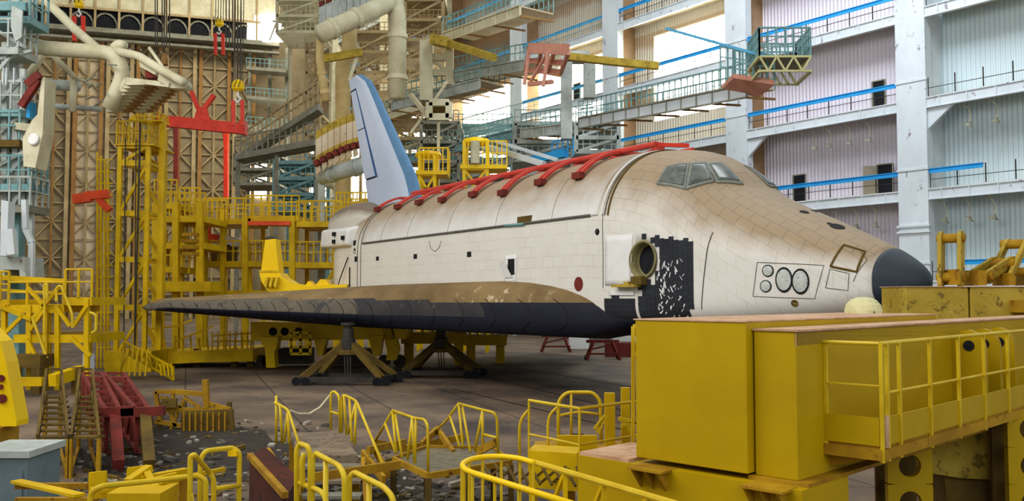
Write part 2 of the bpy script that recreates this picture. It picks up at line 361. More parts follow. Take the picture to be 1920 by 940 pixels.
# galleries
def ordb(i): return ORD[i]
for i in range(8):
    t0, t1 = piers[i], piers[i + 1]
    if i == 7: t1 = TEND - 6
    for k in range(1, 9):
        z = LEV[k]
        dist = RW((t0 + t1) / 2, 0).y
        if z > 3.5 + 600 / F * (RW(t1, 0).y) : continue
        if i in (3,4) and k in (4,): pass
        th = thing('gallery_walkway', 'white wall gallery, %s level, %s bay from the camera side on the right wall' % (LVN.get(k, 'topmost'), ordb(i)), 'walkway', RW((t0 + t1) / 2, z - .8, 1), 'galleries on the right wall')
        a, b2 = t0 + 1.05, t1 - 1.05
        fm_ = MB().obox(RW(t0 + 1.05, z - .75, .08), U * (b2 - a), N * .14, UP * .62)
        fm_.obox(RW(a, z - .16, 0), U * (b2 - a), N * .3, UP * .07); fm_.obox(RW(a, z - .82, 0), U * (b2 - a), N * .3, UP * .07)
        nst = 7
        for q in range(nst): fm_.obox(RW(a + (b2 - a) * (q + .5) / nst, z - .75, .02), U * .08, N * .06, UP * .62)
        fm_.build('fascia', CHIP if i < 5 else PIPEG, th)
        MB().obox(RW(a, z - .2, .3), U * (b2 - a), N * (REC - .3), UP * .16).build('deck', CEIL_, th)
        # railing
        last = b2; first = a
        if i == 0 and k == 2: first = t_at(1845); 
        if i == 0 and k == 1: first, last = a, t_at(1805)
        rr = MB()
        po = MB()
        for p in divide(RW(a, z, .3), RW(b2, z, .3), 1.9): po.bar(p, p + UP * 1.25, .06)
        po.build('post', STEEL if i < 3 else TEAL if i < 6 else GREY, th)
        rr.bar(RW(a, z + .55, .3), RW(b2, z + .55, .3), .04)
        if i >= 4:
            rr.bar(RW(a, z + 1.22, .3), RW(b2, z + 1.22, .3), .07)
            for p in divide(RW(a, z, .3), RW(b2, z, .3), .5): rr.bar(p, p + UP * 1.2, .035)
        rr.build('railing', STEEL if i < 3 else TEAL if i < 6 else GREY, th)
        if (i < 4 and not (i == 0 and k == 3)) or k >= 5:
            hb = MB()
            hb.obox(RW(first, z + 1.02, .2), U * (last - first), N * .06, UP * .2); hb.obox(RW(first, z + 1.22, .14), U * (last - first), N * .2, UP * .05)
            hb.obox(RW(first, z + .94, .12), U * (last - first), N * .05, UP * .12)
            hb.build('blue_handrail', BLUE if i < 3 else BLUEP, th)['label'] = 'bright blue handrail board'
# doorways on the sheet wall
DO = [(1502, 2, 1.15, 0), (1664, 2, 1.25, 2), (1600, 1, 1.05, 1), (1662, 1, 1.25, 0), (1288, 2, 1.05, 0), (1084, 4, 1.1, 0), (1655, 3, 1.0, 0), (1692, 0, 1.4, 0)]
for q, (px, k, wd, leaf) in enumerate(DO):
    t = t_at(px, REC); z = LEV[k]
    d = bpy.data.objects.new('door_%d' % (q + 1), None); COL.objects.link(d); d['kind'] = 'structure'; d.location = RW(t, z, REC); ORG[d.name] = d.location.copy()
    MB().obox(RW(t - wd / 2, z, REC - .03), U * wd, N * .02, UP * 2.25).build('doorway', DARK, d)
    fr = MB(); 
    for s in (-1, 1): fr.bar(RW(t + s * wd / 2, z, REC - .05), RW(t + s * wd / 2, z + 2.25, REC - .05), .09)
    fr.bar(RW(t - wd / 2, z + 2.27, REC - .05), RW(t + wd / 2, z + 2.27, REC - .05), .09); fr.build('door_frame', GREY, d)
    if leaf:
        for s in ((-1, 1) if leaf == 2 else (1,)):
            o = RW(t + s * wd / 2, z, REC - .1); dr = (U * s * .55 - N * .9).normalized()
            MB().obox(o, dr * 1.0, U * .05, UP * 2.2).build('door_leaf', GREYW if leaf == 2 else TEAL, d)
# bracket lamps below the galleries
LORD = {}
LM = [(1463, 2), (1496, 2), (1530, 2), (1565, 2), (1603, 2), (1639, 2), (1528, 3), (1555, 3), (1593, 3), (1630, 3), (1770, 2), (1815, 2), (1861, 2), (1819, 3), (1870, 3), (1545, 1), (1580, 1), (1620, 1), (1848, 1), (1900, 1)]
for q, (px, k) in enumerate(LM):
    t = t_at(px, .9); z = LEV[k] - .85
    bay = 'aqua end bay' if px > 1745 else 'lilac bay'
    th = thing('bracket_lamp', 'small lamp on curved conduit, %s from the left under the %s gallery, %s' % (LORD.setdefault((k, bay), iter(('first', 'second', 'third', 'fourth', 'fifth', 'sixth'))).__next__(), LVN[k].replace(' visible', ''), bay), 'lamp', RW(t, z - 1.3, .9), 'bracket lamps under the %s gallery, %s' % (LVN[k], bay))
    pts = [RW(t + .45, z + .1, 1.0)] + [RW(t + .45 - .75 * math.sin(a), z - .75 + .75 * math.cos(a) * 1.1, .9) for a in (.2, .6, 1.0, 1.4, 1.8, 2.1)]
    MB().tube(pts, .035, 6).build('conduit', PIPE, th)
    MB().lathe(pts[-1] - UP * .1, (U.x * .4, U.y * .4, -1), [(.06, -.12), (.12, 0), (.3, .16), (.31, .2), (.2, .2)], 10).build('lamp_shade', GREY, th)

# ------------------------------------------------------------------ end wall with the big sliding doors
EC = RW(TEND, 0, 0); EU = Vector((-.955, -.297, 0)); EN = Vector((-EU.y, EU.x, 0))
if EN.y < 0: EN = -EN
def EW(wd, z, off=0): return EC + EU * wd + EN * off + UP * z
def e_at(px, off=0):
    a = (px - 960) / F; o = EC + EN * off
    return (a * o.y - o.x) / (EU.x - a * EU.y)
EWM = mat('brown_door_sheet', '#9c8f70', '#84765a', .8, .25, c3='#70603f', spots=.6)
MB().obox(EW(-14, 0, 3.2), EU * 75, EN * .3, UP * 62).build('wall_far', EWM, kind='structure')
edges = [60, 126, 188, 245, 299, 364, 429, 465]
names = ['far left', 'second from left', 'third from left', 'fourth from left', 'fifth from left', 'sixth from left', 'rightmost']
HT = 42.5
for i in range(len(edges) - 1):
    w0, w1 = e_at(edges[i]), e_at(edges[i + 1])
    th = thing('sliding_hangar_door', 'tall trussed brown leaf of the sliding hangar door, %s' % names[i], 'hangar door', EW((w0 + w1) / 2, 0), 'leaves of the sliding hangar door')
    MB().obox(EW(w0, 0, .9), EU * (w1 - w0 - .1), EN * .15, UP * HT).build('door_skin', EWM if i not in (1,) else CEIL_, th)
    c = MB()
    for ww in (w0 + .4, w1 - .5):
        c.ibeam(EW(ww, 0, .25), EW(ww, HT, .25), .55, .6, .1, EN)
    if i not in (6,):
        c.bar(EW((w0 + w1) / 2, 0, .3), EW((w0 + w1) / 2, HT, .3), .25)
    c.build('upright', TAN if i % 2 else RUST, th)
    r = MB(); zz = 1.0; k = 0; half = (w0 + w1) / 2
    while zz < HT:
        r.bar(EW(w0 + .1, zz, .6), EW(w1 - .2, zz, .6), .16)
        z2 = min(zz + 2.75, HT)
        if k % 2 == 0: r.bar(EW(w0, zz, .5), EW(half, z2, .5), .2); r.bar(EW(w1, zz, .5), EW(half, z2, .5), .2)
        else: r.bar(EW(half, zz, .5), EW(w0, z2, .5), .2); r.bar(EW(half, zz, .5), EW(w1, z2, .5), .2)
        zz += 2.75; k += 1
    r.build('bracing', TAN, th)
# bridge crane girder above the doors
th = thing('overhead_crane_girder', 'long panelled grey crane girder spanning above the hangar door', 'crane', EW(15, 43, -3))
MB().obox(EW(2, 43, -3), EU * 40, EN * 2, UP * .7).obox(EW(2, 41.9, -2.5), EU * 40, EN * 1, UP * .35).build('bottom_flange', GREY, th)
MB().obox(EW(2, 46.6, -2.6), EU * 40, EN * 1.6, UP * 5.5).build('panel_wall', PIPE, th)
pp = MB()
for k in range(13): pp.obox(EW(2 + 40 * k / 12, 43.6, -2.85), EU * .3, EN * .3, UP * 8)
pp.obox(EW(2, 46.4, -2.9), EU * 40, EN * .3, UP * .35)
pp.build('stiffener', TAN, th)
MB().obox(EW(2, 43.7, -2.0), EU * 40, EN * .3, UP * 2.9).build('dark_opening', DARK, th)
rr = MB()
for k in range(9): a = e_at(150 + 40 * k); 
for k in range(11):
    x0 = 2.2 + 40 * k / 12; r0 = [EW(x0 + 1.9 + 1.75 * math.cos(q * math.pi / 8), 43.7 + 2.2 * math.sin(q * math.pi / 8) * 1.1, -2.2) for q in range(9)]
    rr.prism(r0[:5] + [EW(x0 + 3.85, 46.5, -2.2)] , EN * .15) if False else None
    for q in range(8): rr.bar(r0[q], r0[q + 1], .25)
rr.build('arch_rim', GREY, th)
# side galleries in the corner beside the door (five stacked landings)
for k, (y0, nm) in enumerate(((130, 'topmost'), (185, 'second from top'), (240, 'third from top'), (300, 'fourth from top'), (345, 'lowest'))):
    p0 = W(462, y0, 138); p1 = W(537, y0 + 6, 140)
    th = thing('corner_landing', 'grey steel landing with railing in the far corner, %s' % nm, 'landing', lerp(p0, p1, .5), 'landings in the far corner')
    ex = p1 - p0; MB().obox(p0, ex, (0, 3, 0), (0, 0, .5)).build('deck', GREY, th)
    rail(th, [p0 + UP * .5, p1 + UP * .5], 1.3, .7, .05, TEAL if k < 3 else GREY, square=True)
th = thing('corner_stair_tower', 'grey steel stair frame standing in the far corner', 'stair tower', WZd(500, 0, 142))
c = MB()
for px in (462, 500, 532): a = WZd(px, 0, 143); c.bar(a, a + UP * 43, .45)
c.build('upright', GREY, th)
wl = MB().obox(WZd(466, 19.5, 146.5), WZd(502, 19.5, 146.5) - WZd(466, 19.5, 146.5), (0, .2, 0), (0, 0, 8)).build('pane', GLOW)
wl.name = 'window_7'; wl['kind'] = 'structure'
wl = MB().obox(WZd(463, 43.5, 141), WZd(530, 43.5, 141) - WZd(463, 43.5, 141), (0, .2, 0), (0, 0, 4.2)).build('pane', GLOW)
wl.name = 'window_8'; wl['kind'] = 'structure'
# ================================================================== the orbiter
YAW = -.5634; CC = Vector((-13.273, 19.90, -2.1145))
_r = Vector((math.sin(YAW), -math.cos(YAW), 0)); _f = Vector((math.cos(YAW), math.sin(YAW), 0))
def S2W(p):
    q = Vector(p) - CC; return Vector((q.dot(_r), q.dot(_f), 3.5 + q.z))
def rayS(px, py):
    a = ray(px, py); return _r * a.x + _f * a.y + UP * a.z
SH = thing('space_orbiter', 'white winged space orbiter with dusty tiles standing on jacks in the hangar', 'spacecraft', S2W((0, 0, 0)))
SH.rotation_euler = (0, 0, math.atan2(math.cos(YAW), math.sin(YAW)))
ORG[SH.name] = Vector((0, 0, 0))
# stations: s, top, half width, top centre, bottom centre, bottom, exponent top, exponent bottom
ST = np.array([
 [-.36, -1.74, .03, -1.77, -1.77, -1.80, 2, 2],
 [-.28, -1.56, .24, -1.77, -1.78, -2.00, 2, 2],
 [-.1, -1.36, .46, -1.76, -1.8, -2.18, 2, 2],
 [.24, -1.12, .72, -1.74, -1.85, -2.38, 2, 2],
 [.6, -.92, .95, -1.7, -1.9, -2.53, 2, 2.1],
 [1.0, -.73, 1.16, -1.62, -1.92, -2.66, 2, 2.2],
 [1.75, -.40, 1.50, -1.5, -1.95, -2.83, 2, 2.4],
 [2.57, -.04, 1.80, -1.35, -2.0, -2.95, 2, 2.6],
 [3.45, .33, 2.06, -1.15, -2.05, -3.04, 2, 2.8],
 [4.38, .76, 2.28, -.95, -2.1, -3.10, 2, 3],
 [4.97, 1.08, 2.40, -.8, -2.1, -3.13, 2, 3.2],
 [5.47, 1.55, 2.48, -.7, -2.1, -3.15, 1.85, 3.4],
 [6.0, 1.90, 2.55, -.55, -2.1, -3.17, 1.9, 3.5],
 [6.54, 2.19, 2.61, -.4, -2.1, -3.19, 2, 3.6],
 [7.34, 2.41, 2.68, -.2, -2.1, -3.2, 2, 3.8],
 [8.6, 2.55, 2.74, 0.0, -2.1, -3.22, 2, 4],
 [10, 2.60, 2.75, 0.1, -2.1, -3.24, 2, 4],
 [27.5, 2.62, 2.75, .1, -2.1, -3.25, 2, 4],
 [30.3, 2.55, 2.75, .1, -2.0, -3.1, 2, 4],
 [31.5, 2.3, 2.55, .1, -1.9, -2.7, 2, 3],
 [32.2, 1.9, 2.2, 0, -1.7, -2.2, 2, 2.5]])
def sta(s):
    x = ST[:, 0]; i = min(max(np.searchsorted(x, s) - 1, 0), len(x) - 2)
    h = np.diff(x); out = []
    t = (s - x[i]) / h[i]
    def slope(k, y):
        if k == 0: return (y[1] - y[0]) / h[0]
        if k == len(x) - 1: return (y[-1] - y[-2]) / h[-1]
        a, b_ = (y[k] - y[k - 1]) / h[k - 1], (y[k + 1] - y[k]) / h[k]
        return 0 if a * b_ <= 0 else 2 * a * b_ / (a + b_)
    for c_ in range(1, 8):
        y = ST[:, c_]; m0, m1 = slope(i, y) * h[i], slope(i + 1, y) * h[i]
        out.append((2 * t ** 3 - 3 * t * t + 1) * y[i] + (t ** 3 - 2 * t * t + t) * m0 + (-2 * t ** 3 + 3 * t * t) * y[i + 1] + (t ** 3 - t * t) * m1)
    return out
def ring(s, n=20, grow=0.):
    """section points from the keel up the starboard side over the top and down to port"""
    zt, wd, zc, zd, zb, nt_, nb = sta(s); pts = []
    zt += grow; wd += grow; zb -= grow
    for i in range(n + 1):
        a = -math.pi / 2 + (math.pi / 2) * i / n
        pts.append((wd * abs(math.cos(a)) ** (2 / nb), zd - (zd - zb) * abs(math.sin(a)) ** (2 / nb)))
    for i in range(1, 5): pts.append((wd, zd + (zc - zd) * i / 4))
    for i in range(1, n + 1):
        a = (math.pi / 2) * i / n
        pts.append((wd * abs(math.cos(a)) ** (2 / nt_), zc + (zt - zc) * abs(math.sin(a)) ** (2 / nt_)))
    full = pts + [(-y, z) for (y, z) in pts[-2:0:-1]]
    return [Vector((s, y, z)) for y, z in full]
def loft(name, ss, mt, parent=None, grow=0., lo=None, caps=True):
    rings = [ring(s, grow=grow) for s in ss]; m = len(rings[0])
    vs = [v for r_ in rings for v in r_]; fs = []
    for i in range(len(ss) - 1):
        for j in range(m): fs.append((i * m + j, i * m + (j + 1) % m, (i + 1) * m + (j + 1) % m, (i + 1) * m + j))
    if caps: fs.append(tuple(range(m))[::-1]); fs.append(tuple(range((len(ss) - 1) * m, len(ss) * m)))
    me = bpy.data.meshes.new(name); me.from_pydata(vs, [], fs)
    uv = me.uv_layers.new(name='UVMap')
    ar = []
    for r_ in rings:
        # arc length measured from the top centre line
        L = [0.]
        for j in range(1, m): L.append(L[-1] + (r_[j] - r_[j - 1]).length)
        top = L[24 + 20]; ar += [x - top for x in L]
    for p in me.polygons:
        for li in p.loop_indices:
            vi = me.loops[li].vertex_index; a = ar[vi]
            if len(p.vertices) == 4 and vi % m == 0 and any(v % m == m - 1 for v in p.vertices): a = ar[vi + m - 1] + .05
            uv.data[li].uv = (vs[vi].x, a)
    me.materials.append(mt); me.polygons.foreach_set('use_smooth', [True] * len(fs))
    o = bpy.data.objects.new(name, me); COL.objects.link(o)
    if parent: o.parent = parent
    return o
def tile_mat(name, base, base2, dust, tile=.36, line=.01, lines=.35, dz=(.25, .8), linecol='#6b5d48', patch=True):
    m = bpy.data.materials.new(name); m.use_nodes = True; nt = m.node_tree; n = nt.nodes; l = nt.links
    bs = n['Principled BSDF']; bs.inputs['Roughness'].default_value = .65
    uv = n.new('ShaderNodeUVMap'); g = n.new('ShaderNodeNewGeometry')
    br = n.new('ShaderNodeTexBrick'); br.inputs['Scale'].default_value = 1; br.inputs['Brick Width'].default_value = tile * 1.5; br.inputs['Row Height'].default_value = tile
    br.inputs['Mortar Size'].default_value = line; br.inputs['Mortar Smooth'].default_value = .3
    br.inputs['Color1'].default_value = srgb(base); br.inputs['Color2'].default_value = srgb(base2); br.inputs['Bias'].default_value = 0
    br.inputs['Mortar'].default_value = srgb(linecol)
    l.new(uv.outputs[0], br.inputs['Vector'])
    t = n.new('ShaderNodeTexNoise'); t.inputs['Scale'].default_value = .8; t.inputs['Detail'].default_value = 7; l.new(uv.outputs[0], t.inputs['Vector'])
    m0 = n.new('ShaderNodeMix'); m0.data_type = 'RGBA'; m0.inputs[7].default_value = srgb(base)
    mr = n.new('ShaderNodeMapRange'); mr.inputs[1].default_value = .3; mr.inputs[2].default_value = .75; mr.inputs[3].default_value = 1 - lines - .35; mr.inputs[4].default_value = 1 - lines + .35; mr.clamp = True
    l.new(t.outputs[0], mr.inputs[0]); l.new(mr.outputs[0], m0.inputs[0]); l.new(br.outputs[0], m0.inputs[6])
    # dust that has settled on surfaces that face up
    sp = n.new('ShaderNodeSeparateXYZ'); l.new(g.outputs['Normal'], sp.inputs[0])
    t2 = n.new('ShaderNodeTexNoise'); t2.inputs['Scale'].default_value = 1.3; t2.inputs['Detail'].default_value = 8; l.new(g.outputs['Position'], t2.inputs['Vector'])
    ad = n.new('ShaderNodeMath'); ad.operation = 'MULTIPLY_ADD'; ad.inputs[1].default_value = .35; l.new(t2.outputs[0], ad.inputs[0]); l.new(sp.outputs[2], ad.inputs[2])
    rp = n.new('ShaderNodeMapRange'); rp.inputs[1].default_value = dz[0] + .17; rp.inputs[2].default_value = dz[1] + .17; rp.inputs[4].default_value = .85; l.new(ad.outputs[0], rp.inputs[0])
    m1 = n.new('ShaderNodeMix'); m1.data_type = 'RGBA'; l.new(rp.outputs[0], m1.inputs[0]); l.new(m0.outputs[2], m1.inputs[6])
    md = n.new('ShaderNodeMix'); md.data_type = 'RGBA'; md.blend_type = 'MULTIPLY'; md.inputs[0].default_value = .45; md.inputs[6].default_value = srgb(dust)
    dk = n.new('ShaderNodeMix'); dk.data_type = 'RGBA'; dk.inputs[7].default_value = srgb('#5e4a30'); l.new(br.outputs['Fac'], dk.inputs[0]); l.new(md.outputs[2], dk.inputs[6])
    l.new(br.outputs[0], md.inputs[7]); l.new(dk.outputs[2], m1.inputs[7])
    l.new(m1.outputs[2], bs.inputs['Base Color'])
    bp = n.new('ShaderNodeBump'); bp.inputs['Strength'].default_value = .25; bp.inputs['Distance'].default_value = .01; l.new(br.outputs['Fac'], bp.inputs['Height']); bp.invert = True; l.new(bp.outputs[0], bs.inputs['Normal'])
    return m
TILE = tile_mat('white_felt_tiles', '#dddcd4', '#d2d0c6', '#96794a', dz=(.12, .62), lines=.3, linecol='#a39a86')
DOORT = tile_mat('bay_door_felt', '#dadbd8', '#cfcfc9', '#96794a', dz=(.2, .7), tile=1.2, linecol='#b5b0a2', line=.008, lines=.2)
BLK = tile_mat('black_tiles', '#2b2f36', '#22262c', '#4a463e', tile=.16, line=.006, lines=.5, dz=(.5, 1.2), linecol='#0c0d10')
CAP = tile_mat('black_nose_carbon', '#1d2b38', '#182430', '#46545a', tile=3, line=.004, lines=.2, dz=(.35, 1.1), linecol='#20262c')
ss = sorted(set([round(x, 3) for x in list(np.arange(.55, 9, .18)) + list(np.arange(9, 32.2, .55)) + [8.72, 30.3, 31.5, 32.2]]))
fus = loft('fuselage', ss, TILE, SH)
loft('nose_cap', [-.36, -.34, -.31, -.28, -.22, -.16, -.1, 0, .1, .24, .36, .48, .56], CAP, SH)
dg = None
bm = bmesh.new(); bm.from_mesh(fus.data); BV = BVHTree.FromBMesh(bm); 
def hit(px, py, out=0.):
    d = rayS(px, py).normalized(); loc, nr, _, _ = BV.ray_cast(CC, d)
    if loc is None: return None
    if nr.dot(d) > 0: nr = -nr
    return loc + nr * out, nr
def near(p, out=0.):
    loc, nr, _, _ = BV.find_nearest(Vector(p)); 
    if nr.dot(loc - Vector((loc.x, 0, -.8))) < 0: nr = -nr
    return loc + nr * out, nr
def decal(name, poly, mt, out=.012, thick=.02, sub=10, parent=SH, uvm=False):
    """thin panel lying on the skin, outline given by picture points"""
    P3 = [hit(*p)[0] for p in poly if hit(*p)]
    return skin_panel(name, P3, mt, out, thick, sub, parent)
def skin_panel(name, P3, mt, out=.012, thick=.02, sub=8, parent=SH):
    """grid patch between four corner points that follows the skin"""
    a, b_, c_, d_ = P3[:4]; vs = []; fs = []
    for i in range(sub + 1):
        for j in range(sub + 1):
            u, v = i / sub, j / sub
            p = (a * (1 - u) + b_ * u) * (1 - v) + (d_ * (1 - u) + c_ * u) * v
            q, _ = near(p, out); vs.append(q)
    for i in range(sub):
        for j in range(sub):
            k = i * (sub + 1) + j; fs.append((k, k + sub + 1, k + sub + 2, k + 1))
    me = bpy.data.meshes.new(name); me.from_pydata(vs, [], fs); me.update()
    c = sum(vs, Vector()) / len(vs); nn = near(c)[1]
    if me.polygons[len(fs) // 2].normal.dot(nn) < 0: me.flip_normals()
    uv = me.uv_layers.new(name='UVMap')
    for lp in me.loops: v = vs[lp.vertex_index]; uv.data[lp.index].uv = (v.x, v.z + v.y * .5)
    me.materials.append(mt); me.polygons.foreach_set('use_smooth', [True] * len(fs))
    o = bpy.data.objects.new(name, me); COL.objects.link(o); o.parent = parent
    md = o.modifiers.new('thickness', 'SOLIDIFY'); md.thickness = thick; md.offset = 1
    return o
def line_on(name, pts, r, mt, parent=SH, out=.01, step=.25, closed=False):
    P3 = [hit(*p)[0] if len(p) == 2 else near(p)[0] for p in pts]
    if closed: P3.append(P3[0])
    q = []
    for a, b_ in zip(P3, P3[1:]):
        for p in divide(a, b_, step)[:-1]: q.append(near(p, out)[0])
    q.append(near(P3[-1], out)[0])
    return MB().tube(q, r, 5).build(name, mt, parent)
GROOVE = mat('seam_grey', '#6c6a62', '#54524a', .8, 3)
SEAL = mat('light_felt', '#e6e8e6', '#dcdedc', .7, 2)
BLKF = mat('black_felt', '#23262c', '#2b2f36', .7, 2)
# payload bay doors (upper shell, both sides)
def bay_door(sgn):
    vs = []; fs = []; xs = list(np.linspace(8.95, 27.4, 38)); ns = 22
    for s in xs:
        zt, wd, zc, zd, zb, a_, b_ = sta(s)
        for j in range(ns + 1):
            a = math.pi / 2 * (.995 * j / ns); z0 = .42
            y = (wd + .03) * math.cos(a); z = zc + (zt + .03 - zc) * math.sin(a)
            if z < z0: z = z0; y = (wd + .03) * math.sqrt(max(0, 1 - ((z0 - zc) / (zt + .03 - zc)) ** 2)) + (0 if j else 0)
            vs.append(Vector((s, sgn * y, z)))
    for i in range(len(xs) - 1):
        for j in range(ns): k = i * (ns + 1) + j; fs.append((k, k + 1, k + ns + 2, k + ns + 1) if sgn < 0 else (k, k + ns + 1, k + ns + 2, k + 1))
    me = bpy.data.meshes.new('payload_bay_door'); me.from_pydata(vs, [], fs); uv = me.uv_layers.new(name='UVMap')
    for lp in me.loops: v = vs[lp.vertex_index]; uv.data[lp.index].uv = (v.x, math.atan2(v.z, v.y) * 2.7)
    me.materials.append(DOORT); me.polygons.foreach_set('use_smooth', [True] * len(fs)); me.update()
    if me.polygons[5].normal.dot(Vector((0, sgn, .1))) < 0: me.flip_normals()
    o = bpy.data.objects.new('payload_bay_door', me); COL.objects.link(o); o.parent = SH
    md = o.modifiers.new('t', 'SOLIDIFY'); md.thickness = .04; md.offset = -1
    g_ = MB().tube([(s, sgn * 2.765, .40) for s in np.linspace(9.3, 27.3, 30)], .045, 6).build('hinge_line', GROOVE, o); g_['label'] = 'dark hinge seam along the lower door edge'
    for s in (11.4, 15.0, 18.7, 22.4, 25.2):
        zt, wd, zc = sta(s)[:3]
        MB().tube([(s, sgn * (wd + .03) * math.cos(a), zc + (zt + .03 - zc) * math.sin(a)) for a in np.linspace(.12, 1.5, 16)], .012, 4).build('panel_seam', GROOVE, o)
    return o
bay_door(1); bay_door(-1)
# forward bulkhead seam: raised pale strips round the shell
for s, r_, mt_ in ((8.74, .035, SEAL), (8.60, .02, GROOVE), (8.45, .03, OLIVE)):
    zt, wd, zc = sta(s)[:3]
    MB().tube([(s, (wd + .02) * math.cos(a), zc + (zt + .02 - zc) * math.sin(a)) for a in np.linspace(.14, math.pi - .14, 40)], r_, 6).build('bulkhead_seam', mt_, SH)
for s in (27.5, 27.9):
    zt, wd, zc = sta(s)[:3]
    MB().tube([(s, wd + .01, z) for z in np.linspace(-1.8, .1, 6)] + [(s, (wd + .01) * math.cos(a), zc + (zt + .01 - zc) * math.sin(a)) for a in np.linspace(.05, math.pi - .14, 40)], .02, 6).build('aft_seam', GROOVE, SH)
# cockpit windows
GLASS = mat('dusty_dark_glass', '#4a5252', '#6d746c', .18, 2.2, c3='#8f9286', spots=.6)
FRAME = mat('window_seal_grey', '#8b8f86', '#74786f', .6, 3)
WPX = [[(1236, 344), (1252, 315), (1290, 309), (1283, 352)],
       [(1290, 352), (1297, 309), (1322, 307), (1336, 340)],
       [(1345, 341), (1328, 309), (1352, 308), (1388, 344)]]
def window_at(c4):
    c4 = [near(p)[0] for p in c4]; cen = sum(c4, Vector()) / 4
    fr_ = skin_panel('cockpit_window', [lerp(cen, p, 1.17) for p in c4], FRAME, .012, .03)
    g_ = skin_panel('window_glass', [lerp(cen, p, .93) for p in c4], GLASS, .045, .02, parent=fr_)
for c4 in WPX:
    P3 = [hit(*p)[0] for p in c4]
    window_at(P3); window_at([Vector((p.x, -p.y, p.z)) for p in P3])
# side hatch: real recess cut through the skin
hc, hn = hit(1206, 487)
hn = Vector((-.06, 1, .05)).normalized()
cut = MB().lathe(hc - hn * .75, hn, [(.5, 0), (.5, 1.4)], 32)
cme = bpy.data.meshes.new('cut'); cme.from_pydata(cut.v, [], cut.f); co = bpy.data.objects.new('cut', cme); COL.objects.link(co); co.parent = SH
md = fus.modifiers.new('b', 'BOOLEAN'); md.operation = 'DIFFERENCE'; md.solver = 'EXACT'; md.object = co
bpy.context.view_layer.update()
dgr = bpy.context.evaluated_depsgraph_get(); nm_ = bpy.data.meshes.new_from_object(fus.evaluated_get(dgr)); fus.modifiers.clear(); fus.data = nm_
bpy.data.objects.remove(co)
hw = MB().lathe(hc - hn * .72, hn, [(.49, 0), (.49, .74), (.52, .76), (.58, .75), (.58, .70), (.5, .68)], 32)
hatch = MB().lathe(hc - hn * .02, hn, [(.49, 0), (.49, .05), (.56, .06), (.57, 0)], 32)
ht_ = MB(); x_ = hn.orthogonal().normalized(); y_ = hn.cross(x_); vs = []; fs = []
pr_ = [(.565, .03), (.545, .06), (.49, .05), (.485, -.2), (.46, -.26), (.44, -.26), (.44, -.28)]
for (r_, h_) in pr_: vs += [hc + hn * h_ + (x_ * math.cos(2 * math.pi * j / 32) + y_ * math.sin(2 * math.pi * j / 32)) * r_ for j in range(32)]
for i in range(len(pr_) - 1): fs += [(i * 32 + j, (i + 1) * 32 + j, (i + 1) * 32 + (j + 1) % 32, i * 32 + (j + 1) % 32) for j in range(32)]
hb_ = MB().add(vs, fs).build('side_hatch', mat('hatch_lining', '#8c8458', '#6f6a48', .6, 4, c3='#4a4632', spots=.6), SH, smooth=True); hb_['label'] = 'open round side hatch with olive lining'
MB().lathe(hc - hn * .29, hn, [(.455, 0), (.455, .02)], 32).build('hatch_void', DARK, hb_)
# black tile fields round the hatch, with stepped tile edges
def tile_field(name, s0, s1, ztop, zbot, hole=True, step=.17):
    k = 0; vs = []; fs = []
    nx = int((s1 - s0) / step)
    cells = []
    for i in range(nx):
        s = s0 + i * step; zt_, zb_ = ztop(s + step / 2), zbot(s + step / 2)
        nz = max(0, int(round((zt_ - zb_) / step)))
        for j in range(nz):
            z1 = zt_ - j * step; z0 = z1 - step
            c = Vector((s + step / 2, 0, (z0 + z1) / 2))
            if hole and math.hypot(c.x - hc.x, c.z - hc.z) < .62: continue
            if random.random() < .012: continue
            cells.append((s, z0, step))
    for (s, z0, st_) in cells:
        g0 = .004; base = len(vs)
        for (x, z) in ((s + g0, z0 + g0), (s + st_ - g0, z0 + g0), (s + st_ - g0, z0 + st_ - g0), (s + g0, z0 + st_ - g0)):
            zt_, wd, zc, zd, zb_, nt_, nb = sta(x)
            if z > zc: y = wd * (max(0, 1 - ((z - zc) / (zt_ - zc)) ** nt_)) ** (1 / nt_)
            elif z < zd: y = wd * (max(0, 1 - ((zd - z) / (zd - zb_)) ** nb)) ** (1 / nb)
            else: y = wd
            vs += [Vector((x, y - .01, z)), Vector((x, y + .022, z))]
        b0 = base; q = [b0 + 1, b0 + 3, b0 + 5, b0 + 7]; i_ = [b0, b0 + 2, b0 + 4, b0 + 6]
        fs.append(tuple(q[::-1])); 
        for a in range(4): fs.append((i_[a], q[a], q[(a + 1) % 4], i_[(a + 1) % 4])[::-1])
    return MB().add(vs, fs).build(name, BLKF, SH)
def zt1(s):
    base = -.62 + (s - 5.1) * .13
    if s > 7.0: return -.42
    if 6.55 < s < 6.85: return -.78
    return base + (.08 if int(s * 4) % 2 else 0)
def s_left(z): return 5.12
tf = tile_field('black_tile_field', 5.08, 7.25, zt1, lambda s: -2.85 if s > 5.2 else -2.5)
def zt2(s): return -2.02 - (.17 if int((s + .2) / .45) % 3 else 0) if s < 8.55 else -1.85
tile_field('black_tile_field', 7.25, 8.76, zt2, lambda s: -2.95, hole=False)
